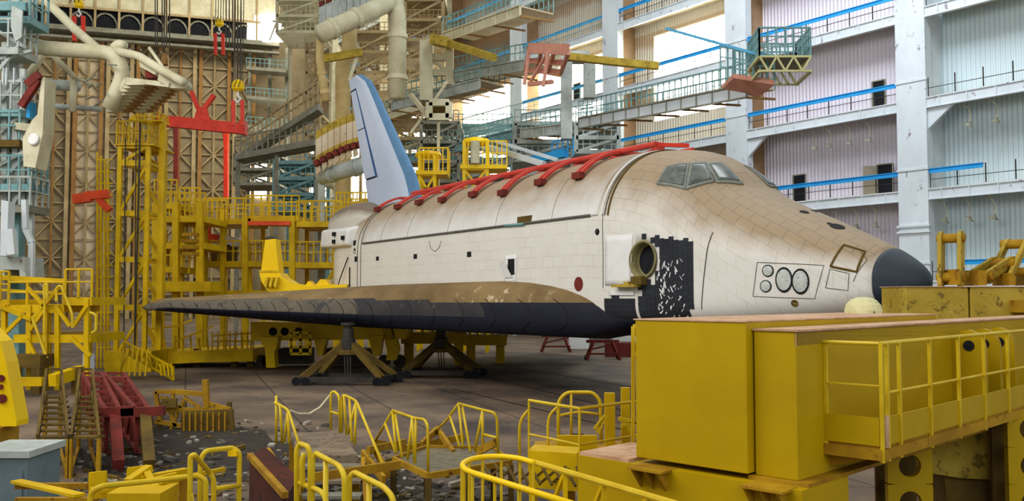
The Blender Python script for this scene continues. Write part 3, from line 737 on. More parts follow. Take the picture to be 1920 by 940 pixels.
# torn white shreds hanging on the black field
shr = MB()
for k in range(70):
    s = random.uniform(5.35, 6.5); z = random.uniform(-2.75, -1.15)
    if s > 6.4 - (z + 2.8) * .25 and z < -1.8: s -= .3
    if math.hypot(s - hc.x, z - hc.z) < .6: continue
    wd = sta(s)[1]; L = random.uniform(.05, .2); a = random.uniform(-.9, .9)
    zb_ = sta(s); y = wd if z > zb_[3] else wd * (max(0, 1 - ((zb_[3] - z) / (zb_[3] - zb_[4])) ** zb_[6])) ** (1 / zb_[6])
    p = Vector((s, y + .03, z)); d = Vector((math.sin(a), 0, math.cos(a))) * L
    shr.bar(p, p + d, random.uniform(.01, .045), .012, (0, 1, 0))
shr.build('torn_felt', SEAL, SH, kind='stuff')
skin_panel('white_felt_panel', [Vector((7.3, 2.8, -.3)), Vector((8.55, 2.8, -.3)), Vector((8.55, 2.8, -1.8)), Vector((7.45, 2.8, -1.8))], SEAL, .008, .012)
skin_panel('white_felt_panel', [Vector((7.3, 2.8, -1.95)), Vector((8.35, 2.8, -1.98)), Vector((8.35, 2.8, -2.1)), Vector((7.25, 2.8, -2.1))], SEAL, .03, .01)
# hatch sill with dirty fittings
MB().box((6.95, 2.7, -1.86), (8.0, 2.98, -1.78)).box((7.3, 2.75, -1.78), (7.5, 2.9, -1.7)).build('hatch_sill', YELM, SH)
MB().box((6.75, 2.6, -1.8), (7.2, 2.88, -1.55)).build('hatch_step', OLIVE, SH)
# fuselage openings, vents, ports
VENT = mat('port_black', '#17181a', '#202224', .8, 3)
for (px, py, w_, h_) in ((880, 477, .3, .2), (779, 481, .3, .2), (708, 485, .28, .18), (665, 456, .3, .25), (668, 486, .35, .25)):
    h = hit(px, py)
    if h:
        p = h[0]; MB().box((p.x - w_ / 2, p.y - .05, p.z - h_ / 2), (p.x + w_ / 2, p.y + .02, p.z + h_ / 2)).build('vent_port', VENT, SH)
p = hit(957, 505)[0]
dm = skin_panel('damage_hole', [p + Vector((-.45, 0, .5)), p + Vector((.35, 0, .5)), p + Vector((.4, 0, -.5)), p + Vector((-.35, 0, -.5))], SEAL, .01, .01)
MB().box((p.x - .3, p.y - .02, p.z - .2), (p.x + .12, p.y + .035, p.z + .36)).build('hole_void', VENT, dm)
MB().prism([(p.x + .3, p.y + .05, p.z - .3), (p.x - .2, p.y + .04, p.z - .3), (p.x + .1, p.y + .22, p.z + .3), (p.x + .4, p.y + .22, p.z + .25)], (0, .02, .0)).build('hanging_flap', SEAL, dm)
for (px, py, r_, mt_) in ((1085, 533, .2, REDD), (1120, 435, .09, VENT), (1490, 569, .08, OLIVE), (665, 471, .12, VENT)):
    h = hit(px, py)
    if h: MB().lathe(h[0] - h[1] * .02, h[1], [(r_ * 1.15, 0), (r_ * 1.15, .03), (r_, .035), (r_ * .9, .02)], 20).build('round_port', mt_, SH)
THR = mat('thruster_plug', '#c8cec8', '#b6bcb6', .5, 5, c3='#6f7a7a', spots=.55)
for (px, py, r_) in ((1440, 508, .14), (1436, 537, .14), (1470, 525, .2), (1501, 528, .2)):
    p, nr = hit(px, py); el = 1.45 if r_ > .15 else 1.0
    def tall(mb_):
        for v_ in mb_.v: v_.z = p.z + (v_.z - p.z) * el
        return mb_
    o = tall(MB().lathe(p - nr * .03, nr, [(r_ * 1.12, 0), (r_ * 1.12, .05), (r_ * 1.0, .055), (r_ * .98, .035)], 24)).build('thruster_rim', VENT, SH)
    tall(MB().lathe(p - nr * .0, nr, [(r_ * .93, 0), (r_ * .93, .03), (r_ * .5, .045), (.02, .05)], 24)).build('thruster_plug', THR, o)
for (px, py, r_) in ((1508, 398, .13), (1527, 396, .1), (1570, 425, .2), (1590, 421, .17), (1556, 420, .08)):
    h = hit(px, py)
    if h: p, nr = h; MB().lathe(p - nr * .02, nr, [(r_, 0), (r_, .03), (r_ * .8, .035), (r_ * .75, .03)], 18).build('thruster_opening', VENT if py != 421 else GREY, SH)
line_on('access_panel_outline', [(1557, 500), (1582, 460), (1622, 472), (1606, 510)], .03, OLIVE, closed=True, step=.15)
line_on('panel_outline', [(1412, 556), (1420, 492), (1545, 498), (1528, 560)], .008, GROOVE, closed=True, step=.2)
line_on('panel_outline', [(1548, 540), (1556, 505), (1592, 513), (1590, 545)], .008, GROOVE, closed=True, step=.2)
line_on('panel_outline', [(1600, 528), (1607, 512), (1626, 488), (1612, 470)], .008, GROOVE, step=.2)
line_on('panel_seam', [(1337, 436), (1326, 470), (1320, 520), (1316, 580)], .014, GROOVE, step=.2)
line_on('panel_seam', [(1131, 400), (1131, 470), (1131, 540)], .012, GROOVE, step=.3)
line_on('hanging_cable', [(805, 452), (808, 466), (816, 472), (824, 464), (827, 452)], .012, GROOVE, step=.3)
line_on('teal_seal', [(950, 424), (985, 421)], .05, TEAL, step=.3, out=.06)
h = hit(985, 412)
if h: p = h[0]; MB().box((p.x - .45, p.y - .05, p.z - .12), (p.x + .45, p.y + .05, p.z + .12)).build('hinge_fitting', OLIVE, SH)
# fin
def plane_pt(px, py, y):
    d = rayS(px, py); return CC + d * ((y - CC.y) / d.y)
FIN = mat('pale_blue_white_paint', '#c9d9ef', '#bccde6', .35, .25)
FINE = mat('steel_blue_felt', '#5f8cb4', '#547fa6', .5, 1)
FIND = mat('deep_blue_seal', '#2f5f92', '#28527e', .6, 1)
def fin_sec(z):
    le = np.interp(z, [2.2, 3.2, 3.8, 9.6, 10.1, 10.4], [26.3, 26.8, 27.1, 32.6, 33.3, 34.2]); te = np.interp(z, [2.2, 3.2, 10.4], [32.6, 33.0, 35.95]); return le, te
def fin_y(u): return .33 * (math.sqrt(u + .002) * 2.2 * (1 - u) if u < .3 else .33 / .33 * (.846 - (u - .3) * 1.05)) + .02
def fin_piece(name, u0, u1, z0, z1, mt, parent=SH, nz=14, nu=8, cut=None, grow=0):
    vs = []; fs = []; m = 2 * nu + 2
    for i in range(nz + 1):
        z = z0 + (z1 - z0) * i / nz; le, te = fin_sec(z)
        a0 = u0(z) if callable(u0) else u0; a1 = u1(z) if callable(u1) else u1
        us = [a0 + (a1 - a0) * j / nu for j in range(nu + 1)]; k = 1 - (z - 2) / 22
        vs += [Vector((le + (te - le) * u, fin_y(u) * k + grow, z)) for u in us] + [Vector((le + (te - le) * u, -fin_y(u) * k - grow, z)) for u in us[::-1]]
    for i in range(nz):
        for j in range(m): fs.append((i * m + j, i * m + (j + 1) % m, (i + 1) * m + (j + 1) % m, (i + 1) * m + j))
    fs += [tuple(range(m))[::-1], tuple(range(nz * m, (nz + 1) * m))]
    o = MB().add(vs, fs).build(name, mt, parent); bm_ = bmesh.new(); bm_.from_mesh(o.data); bmesh.ops.recalc_face_normals(bm_, faces=bm_.faces); bm_.to_mesh(o.data); return o
hu = lambda z: .68 - .0 * z
finp = fin_piece('tail_fin', .13, .665, 2.2, 10.4, FIN)
fin_piece('fin_leading_edge', .0, .129, 2.2, 10.4, FINE, finp)
fin_piece('fin_base', .665, 1.0, 2.2, 4.25, FIN, finp, nz=4)
fin_piece('fin_tip', .665, 1.0, 9.72, 10.4, FIN, finp, nz=3)
fin_piece('rudder_hinge', .665, .735, 4.25, 9.72, FIND, finp, grow=-.03)
fin_piece('rudder', .735, 1.0, 4.36, 7.2, FIN, finp, nz=6); fin_piece('rudder', .735, 1.0, 7.26, 9.62, FIN, finp, nz=6)
fin_piece('rudder_gap', .70, .99, 4.25, 9.72, VENT, finp, grow=-.05)
# manoeuvring-engine pods beside the fin
def pod(sgn):
    vs = []; fs = []; n_ = 20
    prof = [(27.9, .05, 1.7), (28.4, .55, 1.75), (29.4, .95, 1.75), (30.6, 1.08, 1.65), (31.8, 1.05, 1.6), (32.6, .9, 1.55), (33.1, .6, 1.5)]
    for (s, r_, z) in prof: vs += [Vector((s, sgn * 1.55 + r_ * 1.05 * math.cos(2 * math.pi * j / n_), z + r_ * .95 * math.sin(2 * math.pi * j / n_))) for j in range(n_)]
    for i in range(len(prof) - 1): fs += [(i * n_ + j, i * n_ + (j + 1) % n_, (i + 1) * n_ + (j + 1) % n_, (i + 1) * n_ + j) for j in range(n_)]
    fs += [tuple(range(n_)), tuple(range(len(vs) - n_, len(vs)))]
    o = MB().add(vs, fs).build('engine_pod', TILE, SH, smooth=True); bm_ = bmesh.new(); bm_.from_mesh(o.data); bmesh.ops.recalc_face_normals(bm_, faces=bm_.faces); bm_.to_mesh(o.data)
    b_ = MB(); s0 = 28.6
    A = [Vector((28.6, sgn * 2.55, .3)), Vector((28.6, sgn * 3.05, .38)), Vector((28.6, sgn * 3.0, 1.15)), Vector((28.6, sgn * 2.3, 1.4))]
    B = [Vector((32.3, sgn * 2.0, .35)), Vector((32.3, sgn * 3.05, .4)), Vector((32.3, sgn * 3.0, 1.3)), Vector((32.3, sgn * 1.8, 1.6))]
    q = MB().add(A + B, [(0, 1, 2, 3), (7, 6, 5, 4), (0, 4, 5, 1), (1, 5, 6, 2), (2, 6, 7, 3), (3, 7, 4, 0)]).build('control_thruster_block', SEAL, o, bevel=.12)
    bm_ = bmesh.new(); bm_.from_mesh(q.data); bmesh.ops.recalc_face_normals(bm_, faces=bm_.faces); bm_.to_mesh(q.data)
    for (s, z) in ((30.2, 1.0), (30.2, .62), (29.0, .75)): MB().box((s - .1, sgn * 2.9, z - .1), (s + .1, sgn * 3.16, z + .1)).build('thruster_port', VENT, q)
pod(1); pod(-1)
MB().lathe((32.0, 0, .6), (1, 0, .1), [(.5, 0), (.6, .5), (.95, 1.6), (1.1, 2.2), (1.0, 2.2)], 24).build('engine_cover', SEAL, SH)
MB().box((31.3, -2.3, -2.9), (33.6, 2.3, -2.7)).build('body_flap', BLKF, SH)
# wings
def wing(sgn):
    ys = [2.4, 2.75, 3.2, 3.7, 4.2, 4.6, 5.0, 5.6, 6.5, 7.6, 8.8, 10, 11, 11.6, 11.85, 11.95]
    le = np.interp(ys, [2.4, 2.75, 3.6, 4.3, 4.9, 5.5, 11.6, 11.85, 11.95], [6.9, 8.7, 13.6, 17.6, 20.0, 20.9, 27.2, 27.7, 28.3])
    te = np.interp(ys, [2.4, 11.6, 11.95], [31.4, 31.9, 31.4])
    zb = np.interp(ys, [2.4, 5, 11.9], [-3.46, -3.42, -2.76]); T = np.interp(ys, [2.4, 2.75, 4, 5, 11.6, 11.95], [1.9, 1.88, 1.8, 1.68, .55, .3])
    us = [0, .0015, .004, .008, .014, .022, .035, .05, .08, .12, .18, .25, .35, .5, .7, .85, 1]
    def th(u): return min(1, (2.969 * math.sqrt(u) - 1.26 * u - 3.516 * u * u + 2.843 * u ** 3 - 1.036 * u ** 4) ) if u < 1 else .02
    vs = []; nu = len(us); m = 2 * nu - 1
    for k, y in enumerate(ys):
        c = te[k] - le[k]
        for u in us: vs.append(Vector((le[k] + c * u, sgn * y, zb[k] + .32 * T[k] + .68 * T[k] * max(0, th(u)))))       # top
        for u in us[:0:-1]: vs.append(Vector((le[k] + c * u, sgn * y, zb[k] + .32 * T[k] * (1 - min(1, max(0, th(u)) * 1.35)) + (.1 * T[k] if u == 1 else 0))))
    fs = []; mi = []
    for k in range(len(ys) - 1):
        for j in range(m):
            j2 = (j + 1) % m; f = (k * m + j, k * m + j2, (k + 1) * m + j2, (k + 1) * m + j); fs.append(f if sgn > 0 else f[::-1])
            c = te[k] - le[k]; out_ = ys[k] > 4.9
            if j < nu - 1:
                u = us[j]; band = .75 if not out_ else 1.05
                mi.append((2 if ys[k] < 3.6 else 3 if ys[k] < 5.5 else 1) if u * c < band * .45 else 0)
            else:
                u = us[m - j - 1] if m - j - 1 < nu else 1; mi.append(2)
    fs += [tuple(range(m)), tuple(range(len(vs) - m, len(vs)))]; mi += [0, 1]
    mb = MB(); mb.v = vs; mb.f = fs; mb.mi = mi
    o = mb.build('wing', [WTOP, WLE, WBOT, WLE2], SH, smooth=True)
    bm_ = bmesh.new(); bm_.from_mesh(o.data); bmesh.ops.recalc_face_normals(bm_, faces=bm_.faces); bm_.to_mesh(o.data)
    # seams of the carbon leading edge segments
    for y in list(np.arange(5.2, 11.6, .42)) + [3.0, 3.3, 3.6, 3.9, 4.2, 4.5, 4.8]:
        l_ = float(np.interp(y, ys, le)); z_ = float(np.interp(y, ys, zb)); t_ = float(np.interp(y, ys, T)); c = float(np.interp(y, ys, te)) - l_
        sg = MB().tube([(l_ + c * u - .004, sgn * y + (u * c * .5 if y > 4.9 else u * c * .1), z_ + .32 * t_ + .68 * t_ * th(u) + .004) for u in (.035, .022, .014, .008, .004, .0015, 0)] + [(l_ + c * u - .004, sgn * y + (u * c * .5 if y > 4.9 else u * c * .1), z_ + .32 * t_ * (1 - min(1, 1.35 * th(u))) - .004) for u in (.0015, .004, .008, .014, .03)], .012, 4)
        sg.build('edge_seam', VENT, o)
    return o
WTOP = mat('dusty_wing_felt', '#8c764f', '#6c583a', .8, .45, c3='#c2b593', spots=.6, stretch=(1, 1, 1))
WLE = mat('dusty_carbon_edge', '#6a6353', '#544f46', .7, .6, c3='#3a3a3c', spots=.56)
WLE2 = mat('dark_carbon_edge', '#3c3a3a', '#2c2b30', .7, .6, c3='#6a6353', spots=.6)
WBOT = mat('black_belly_tiles', '#1b1d2c', '#141624', .6, 2)
wing(1); wing(-1)
# aft boat-tail struts seen on the side
MB().tube([(29.0, 2.8, -.2), (29.6, 2.95, -1.2), (30.0, 3.0, -1.9)], .03, 5).tube([(28.8, 2.8, -.7), (28.8, 2.8, -1.9)], .03, 5).build('aft_cable', VENT, SH)

# ---------------------------------------------- red support frame lying over the bay doors
FR = thing('door_support_frame', 'red steel frame of ribs lying across the top of the payload bay doors', 'support frame', S2W((18, 0, 2.65)))
FR.rotation_euler = SH.rotation_euler; ORG[FR.name] = Vector((18, 0, 2.65))
ends = [(1090, 335), (1018, 347), (948, 366), (892, 369), (834, 379), (790, 384), (750, 392), (712, 397)]
RBV = []
for q, e_ in enumerate(ends):
    h = hit(*e_); s = h[0].x if h else 10 + 2.4 * q
    zt, wd, zc = sta(s)[:3]
    a0 = math.acos(min(.95, abs(h[0].y) / wd)) if h else .75
    mb = MB()
    for ds in (-.13, .13):
        pts = [Vector((s + ds, (wd + .16) * math.cos(a), zc + (zt + .2 - zc) * math.sin(a))) for a in np.linspace(a0, 1.28, 9)]
        for a, b_ in zip(pts, pts[1:]): mb.bar(a, b_, .09, .17, (1, 0, 0))
        last = pts[-1]; mb.bar(last, last + Vector((0, -2.1, .12)), .09, .17, (1, 0, 0))
    mb.build('rib', RIBR, FR)
    if True:
        p = Vector((s, -1.3, zt + .25)); c_ = MB().lathe(p + Vector((-.12, 0, .18)), (1, 0, 0), [(.2, 0), (.24, .04), (.24, .2), (.2, .24)], 12)
        c_.bar(p - UP * .1, p + UP * .2, .16); c_.bar(p + Vector((0, .6, -.05)), p + Vector((0, 0, .25)), .1)
        c_.build('pad', RIBR, FR)
    fe = pts[0]; z0_ = sta(s)
    MB().box((s - .22, (wd + .16) * math.cos(a0) - .1, zc + (zt + .2 - zc) * math.sin(a0) - .16), (s + .22, (wd + .16) * math.cos(a0) + .12, zc + (zt + .2 - zc) * math.sin(a0) + .06)).build('foot', REDD, FR)
MB().tube([(8.7, .55, sta(8.7)[0] + .2), (26.4, .55, 2.86)], .1, 8).build('spine_tube', RIBR, FR)
MB().tube([(8.9, -1.25, 2.76), (26.4, -1.25, 2.86)], .08, 8).build('spine_tube', RIBR, FR)
MB().bar((8.7, .5, sta(8.7)[0] + .18), (8.2, -.4, sta(8.2)[0] + .2), .12).build('end_bracket', RED, FR)
# ================================================================== yellow crane girder, foreground right
GC = Vector((2.84, 9.1, 0)); E1 = Vector((.701, .713, 0)); E2 = Vector((-.713, .701, 0))
def G(t, q, z): return GC + E1 * t + E2 * q + UP * z
def gbox(mb, t0, t1, q0, q1, z0, z1): return mb.obox(G(t0, q0, z0), E1 * (t1 - t0), E2 * (q1 - q0), UP * (z1 - z0))
th = thing('crane_girder', 'huge plain yellow box girder with dusty top flange and side walkway, front right', 'crane girder', G(3, .3, 0))
gbox(MB(), 0, 15, 0, .47, 1.66, 3.14).build('girder_web', YELD, th, bevel=.01)
gbox(gbox(MB(), -.015, 15, -.03, .475, 3.14, 3.16), 0, 15, 0, .02, 3.0, 3.14).build('top_flange', DUST, th)
gbox(MB(), -.06, 15, -.14, .52, 1.62, 1.66).build('bottom_flange', YELR, th)
WK = gbox(MB(), .6, 15, -.577, 0, 1.97, 2.0).build('walkway_deck', YELR, th)
gbox(gbox(MB(), .6, 15, -.60, -.577, 2.0, 2.28), .58, .6, -.577, 0, 2.0, 2.28).build('toe_board', YELD, th)
gbox(gbox(MB(), .6, 15, -.62, -.56, 1.86, 1.97), .56, .62, -.6, 0, 1.86, 1.97).build('edge_channel', YELR, th)
bk_ = MB()
for t in (.7, 2.5, 4.3, 6.1, 7.9, 9.7): bk_.prism([G(t, -.56, 1.88), G(t, 0, 1.72), G(t, 0, 1.97), G(t, -.56, 1.97)], E1 * .05)
bk_.build('walkway_bracket', YELR, th)
gt = MB().tube([G(.58, 0, 3.02), G(.6, -.59, 3.02)], .02, 8).tube([G(.6, -.59, 3.02), G(15, -.59, 3.02)], .022, 8); gt.build('top_rail', YELT, th)
MB().bar(G(.6, -.03, 2.6), G(.6, -.59, 2.6), .05, .012).tube([G(.75, -.59, 2.52), G(15, -.59, 2.52)], .016, 6).build('middle_rail', YELT, th)
for t in (.6, .74, 1.05, 1.9, 2.8, 3.7, 4.65, 5.6, 6.6, 7.6):
    MB().bar(G(t, -.6, 1.84), G(t, -.6, 3.02), .035, .035, E1).build('post', YELT, th)
MB().bar(G(.6, -.02, 1.9), G(.6, -.02, 3.02), .035, .035, E1).build('post', YELT, th)
gbox(MB(), .64, .72, -.62, -.605, 1.98, 2.3).build('paper_plate', DUST, th)['label'] = 'pale peeling notice plate on the corner post'
# three rounded lugs on the girder face
for k, t in enumerate((4.35, 4.95, 5.6)):
    pts = [G(t, 0, 1.9), G(t, -.42, 2.2), G(t, -.42, 2.75)] + [G(t, -.21 - .21 * math.cos(a), 2.78 + .27 * math.sin(a)) for a in np.linspace(.1, 2.6, 8)] + [G(t, 0, 2.95)]
    lg = MB().prism(pts, E1 * .09).build('lug_plate', YELD, th)
    MB().lathe(G(t - .012, -.22, 2.84), E1, [(.07, 0), (.07, .01)], 16).build('lug_hole', DARK, lg)
th = thing('crane_girder', 'shorter yellow box girder with dusty top lying beside the front one', 'crane girder', G(3, 1.2, 0))
gbox(MB(), -.12, 5.2, .49, 1.9, 1.68, 3.225).build('girder_web', YELD, th, bevel=.01)
gbox(MB(), -.13, 5.25, .485, 1.92, 3.225, 3.24).build('top_flange', DUST, th)
gbox(MB(), 5.15, 5.22, .5, 1.92, 2.4, 3.2).build('end_plate', YELR, th)
th = thing('crane_end_carriage', 'low yellow beam running under the ends of both box girders', 'crane carriage', G(.3, 1, 0))
mb = gbox(MB(), -.22, .8, -.15, 2.68, .95, 1.62); gbox(mb, -.26, .84, -.15, 2.7, .9, .95)
mb.build('carriage_body', YELD, th)
gbox(MB(), -.2, .78, 1.95, 2.66, 1.62, 1.66).build('debris_layer', DUST, th)['label'] = 'dusty debris on the beam top'
mb = MB()
for (q0, q1) in ((1.35, 1.8), (-.05, .42)):
    mb = MB()
    gbox(mb, -.42, -.1, q0, q1, 1.60, 1.625)
    for k in range(3): q = q0 + .06 + (q1 - q0 - .12) * k / 2; mb.prism([G(-.4, q, 1.6), G(-.22, q, 1.6), G(-.22, q, 1.38)], E2 * .03)
    mb.build('gusset', YELR, th); mb = MB()
mb = MB()
for t, q in ((.3, .1), (.3, 2.3), (.3, 1.2)): gbox(mb, t - .15, t + .15, q - .15, q + .15, 0, .9)
mb.build('leg', YELR, th)
# pale cream rounded cap on the rear girder
MB().lathe(G(4.95, 1.45, 3.225), (0, 0, 1), [(.27, 0), (.27, .06), (.25, .14), (.19, .21), (.1, .25), (.0, .26)], 20).build('cream_cap', mat('cream_green', '#d8d6a8', '#c4c290', .6, 3, c3='#5a4c30', spots=.6))
tag(bpy.data.objects['cream_cap'], 'pale cream rounded cap with broken top, beside the orbiter nose', 'cap')
# rear mottled box beam
th = thing('mottled_box_beam', 'mottled yellow box beam behind the girders, carrying heavy hinged links', 'box beam', (9.5, 17, 0))
MB().box((7.2, 16.6, 2.9), (8.35, 17.7, 3.66)).box((8.38, 16.6, 2.9), (12.5, 17.7, 3.66)).build('beam_body', YELM, th, bevel=.02)
MB().box((7.18, 16.57, 3.66), (12.6, 17.72, 3.675)).build('beam_top', DUST, th)
MB().box((9.1, 16.35, 3.2), (12.5, 16.6, 3.42)).build('shelf_plate', YELR, th)
MB().box((7.6, 16.9, 0), (8.4, 17.8, 2.9)).box((11.2, 16.9, 0), (12, 17.8, 2.9)).build('leg', YELR, th)
def link(mb, a, b, wd, th_=.05, gap=.2, ax=Vector((.75, -.65, 0))):
    a, b = Vector(a), Vector(b); d = (b - a).normalized(); s = d.cross(ax).normalized() * wd / 2
    for o in (-gap / 2, gap / 2 - th_):
        c = ax.normalized() * o
        pts = [a + s, b + s] + [b + s * math.cos(q) + d * wd / 2 * math.sin(q) for q in np.linspace(.4, 2.7, 6)] + [b - s, a - s] + [a - s * math.cos(q) - d * wd / 2 * math.sin(q) for q in np.linspace(.4, 2.7, 6)]
        mb.prism([p + c for p in pts], ax.normalized() * th_)
    return mb
def pin(mb, p, r, L, ax=Vector((.75, -.65, 0))): return mb.lathe(Vector(p) - ax.normalized() * L / 2, ax, [(r * .8, 0), (r, .02), (r, L - .02), (r * .8, L)], 14)
dd = 17.2
th = thing('hinged_link', 'upright pair of worn yellow link plates on the mottled beam', 'link', W(1785, 536, dd), 'hinged links')
link(MB(), W(1783, 528, dd), W(1783, 446, dd), .26, .07, .42).build('link_plate', YELM, th)
MB().box(W(1765, 535, dd + .3), W(1800, 505, dd - .3)).build('clevis_block', YELR, th)
pin(pin(MB(), W(1783, 447, dd), .09, .5), W(1783, 520, dd), .09, .5).build('pin', YELR, th)
th = thing('hinged_link', 'folded yellow link chain leaning on the mottled beam, right of the upright link', 'link', W(1860, 536, dd), 'hinged links')
link(link(MB(), W(1838, 517, dd), W(1878, 492, dd), .24, .07, .36), W(1875, 522, dd), W(1905, 458, dd), .22, .07, .4).build('link_plate', YELM, th)
MB().box(W(1820, 536, dd + .3), W(1835, 507, dd - .3)).box(W(1872, 536, dd + .3), W(1892, 512, dd - .3)).build('clevis_block', YELR, th)
pin(pin(pin(MB(), W(1903, 458, dd), .09, .5), W(1838, 518, dd), .09, .45), W(1878, 493, dd), .09, .45).build('pin', YELR, th)
th = thing('hinged_link', 'yellow clevis stub at the right edge of the frame on the mottled beam', 'link', W(1912, 536, dd), 'hinged links')
MB().box(W(1902, 536, dd + .3), W(1935, 506, dd - .3)).build('clevis_block', YELM, th); pin(MB(), W(1905, 510, dd), .08, .6).build('pin', YELR, th)
# perforated uprights below the girder
def holed(mb, o, ex, ey, nh, r, th_, n=24):
    """plate from o spanned by ex (width) and ey (height), nh round holes stacked in it"""
    o, ex, ey = map(Vector, (o, ex, ey)); nx, ny = ex.normalized(), ey.normalized(); nz = nx.cross(ny) * th_
    h = ey.length / nh; w2 = ex.length / 2
    for k in range(nh):
        c = o + ex / 2 + ny * h * (k + .5); vs = []; fs = []
        for j in range(n):
            a = 2 * math.pi * (j + .5) / n; ca, sa = math.cos(a), math.sin(a); q = min(w2 / max(1e-6, abs(ca)), h / 2 / max(1e-6, abs(sa)))
            p = c + nx * ca * q + ny * sa * q; i_ = c + nx * ca * r + ny * sa * r
            vs += [p, i_, p + nz, i_ + nz]
        for j in range(n):
            a, b = 4 * j, 4 * ((j + 1) % n); fs += [(a, a + 1, b + 1, b), (a + 2, b + 2, b + 3, a + 3), (a + 1, a + 3, b + 3, b + 1), (a, b, b + 2, a + 2)]
        mb.add(vs, fs)
    return mb
for (px0, px1, d_, lab) in ((1662, 1746, 12.4, 'yellow upright with round holes below the girder, left of the mottled block'), (1888, 1975, 12.4, 'yellow upright with round holes at the right frame edge')):
    th = thing('perforated_upright', lab, 'upright', WZd((px0 + px1) / 2, 0, d_), 'perforated uprights')
    p0, p1 = WZd(px0, 0, d_), WZd(px1, 0, d_)
    holed(MB(), p0, p1 - p0, UP * 1.95, 4, .15, .1).build('face_plate', YELD, th)
    MB().box(p0 + Vector((.02, .35, 0)), Vector((p1.x - .02, d_ + .4, 1.9))).build('back_plate', OLIVE, th)
th = thing('mottled_counterweight', 'mottled olive block hanging between the perforated uprights', 'counterweight', WZd(1810, 0, 13.2))
MB().prism([W(1735, 820, 13), W(1700, 850, 13), W(1745, 888, 13), W(1800, 897, 13), W(1862, 900, 13), W(1884, 870, 13), W(1884, 790, 13)], (0, 1.2, 0)).build('block', YELM, th)
MB().prism([W(1770, 888, 13.1), W(1778, 960, 13.1), W(1884, 960, 13.1), W(1884, 870, 13.1)], (0, 1, 0)).build('lower_block', OLIVE, th)
MB().box(WZd(1745, 0, 14.4), WZd(1884, 1.3, 14.8)).build('backing', OLIVE, th)

# ------------------------------------------------------------------ foreground platforms
def rp(parent, pl, r=.025, mt=YELT, name='handrail', bend=.12):
    return MB().tube(smooth_path([W(*p) for p in pl], bend, 3), r, 8).build(name, mt, parent, smooth=True)
th = thing('service_platform', 'yellow service platform with bent handrails beside the big girder', 'platform', WZd(1060, 0, 12.6))
zb = 1.05
bp_ = [WZd(992, zb, 12.5), WZd(1087, zb, 11.6), WZd(1196, zb, 12.4)]
rail(th, bp_, 1.02, 1.1, .022, YELT, (.55,), split=True)
for p in ((1040, 12.6), (1178, 12.2)): q = WZd(p[0], 1.05, p[1])
MB().obox(WZd(990, .9, 12.45), (WZd(1082, .9, 12.2) - WZd(990, .9, 12.45)), (0.1, .5, 0), (0, 0, .5)).build('tray_front', YELF, th)
MB().obox(WZd(1005, .9, 13.2), (WZd(1190, .9, 13.2) - WZd(1005, .9, 13.2)), (0, 1.0, 0), (0, 0, .35)).build('deck', YELR, th)
MB().obox(WZd(1045, 1.0, 13.1), (WZd(1120, 1.0, 13.1) - WZd(1045, 1.0, 13.1)), (0, .06, 0), (0, 0, .5)).build('kick_plate', YELF, th)
for px in (1000, 1070, 1180): MB().bar(WZd(px, 0, 12.9), WZd(px, .95, 12.9), .12).build('leg', YELR, th)
rp(th, [(1047, 850, 14), (1047, 752, 14), (1062, 736, 14), (1112, 736, 14), (1126, 752, 14), (1127, 830, 14)], .028, name='hoop_rail')
rp(th, [(1047, 780, 14), (1085, 772, 14), (1127, 778, 14)], .02, name='middle_hoop')
rp(th, [(1071, 736, 14), (1071, 830, 14)], .02, name='post')
rp(th, [(1028, 850, 12.9), (1027, 800, 12.9), (1030, 778, 12.9), (1047, 762, 12.9)], .02, name='brace_rail')
rp(th, [(974, 880, 12.6), (974, 800, 12.6), (978, 785, 12.6), (990, 770, 12.6)], .02, name='brace_rail')
MB().obox(WZd(1135, .9, 13.6), Vector((.15, 0, 0)), (0, .1, 0), (0, 0, 1.15)).obox(WZd(1166, .9, 13.9), Vector((.13, 0, 0)), (0, .1, 0), (0, 0, 1.2)).build('stanchion_plate', YELF, th)
mb = MB()
for pl_ in (((1115, 805), (1135, 780), (1120, 812)), ((1160, 785), (1195, 793), (1165, 797)), ((1178, 800), (1190, 822))):
    for a, b in zip(pl_, pl_[1:]): mb.bar(W(a[0], a[1], 13.3), W(b[0], b[1], 13.3), .05)
mb.build('lever', YELT, th)
scr = MB().box(WZd(1074, 1.4, 13.7), WZd(1095, 1.4, 13.7) + Vector((0, .12, .17))).build('control_box', DARK); tag(scr, 'small black box standing behind the bent handrail', 'box')
scr.location.z = 1.25
th = thing('signal_pole', 'thin yellow pole with side bracket at the left end of the girder', 'pole', WZd(1188, 0, 11.6))
MB().bar(WZd(1187, 0, 11.6), W(1187, 612, 11.6), .045).build('pole', YELT, th)
MB().bar(W(1187, 612, 11.6), W(1212, 612, 11.6), .05).bar(W(1187, 664, 11.6), W(1202, 664, 11.6), .06).build('bracket', YELT, th)
# long sloping guard rail and truss in front
th = thing('truss_walkway', 'long yellow truss walkway rail running down to the lower right foreground', 'walkway', WZd(1100, 0, 9.2))
a, b = W(996, 866, 10.3), W(1420, 991, 7.3)
MB().tube([a, b], .035, 8).build('top_rail', YELT, th)
mb = MB(); lo = Vector((0, 0, -1.1)); mb.bar(a + lo * .55, b + lo * .55, .05); mb.bar(a + lo, b + lo, .08)
ps = divide(a, b, .75)
for i, p in enumerate(ps): mb.bar(p, p + lo, .05)
for p, q in zip(ps, ps[1:]): mb.bar(p + lo, q, .04)
mb.build('lattice', YELF, th)
mb = MB()
for p in ps[::3]: mb.bar(p + lo, Vector((p.x, p.y, 0)), .08)
mb.build('leg', YELR, th)
th = thing('ladder_cage', 'bright yellow ladder cage with curved hoop rail at bottom centre', 'ladder cage', WZd(930, 0, 9.5))
zc_ = 1.75
def cz(px, py, z=zc_): return WZ(px, py, z)
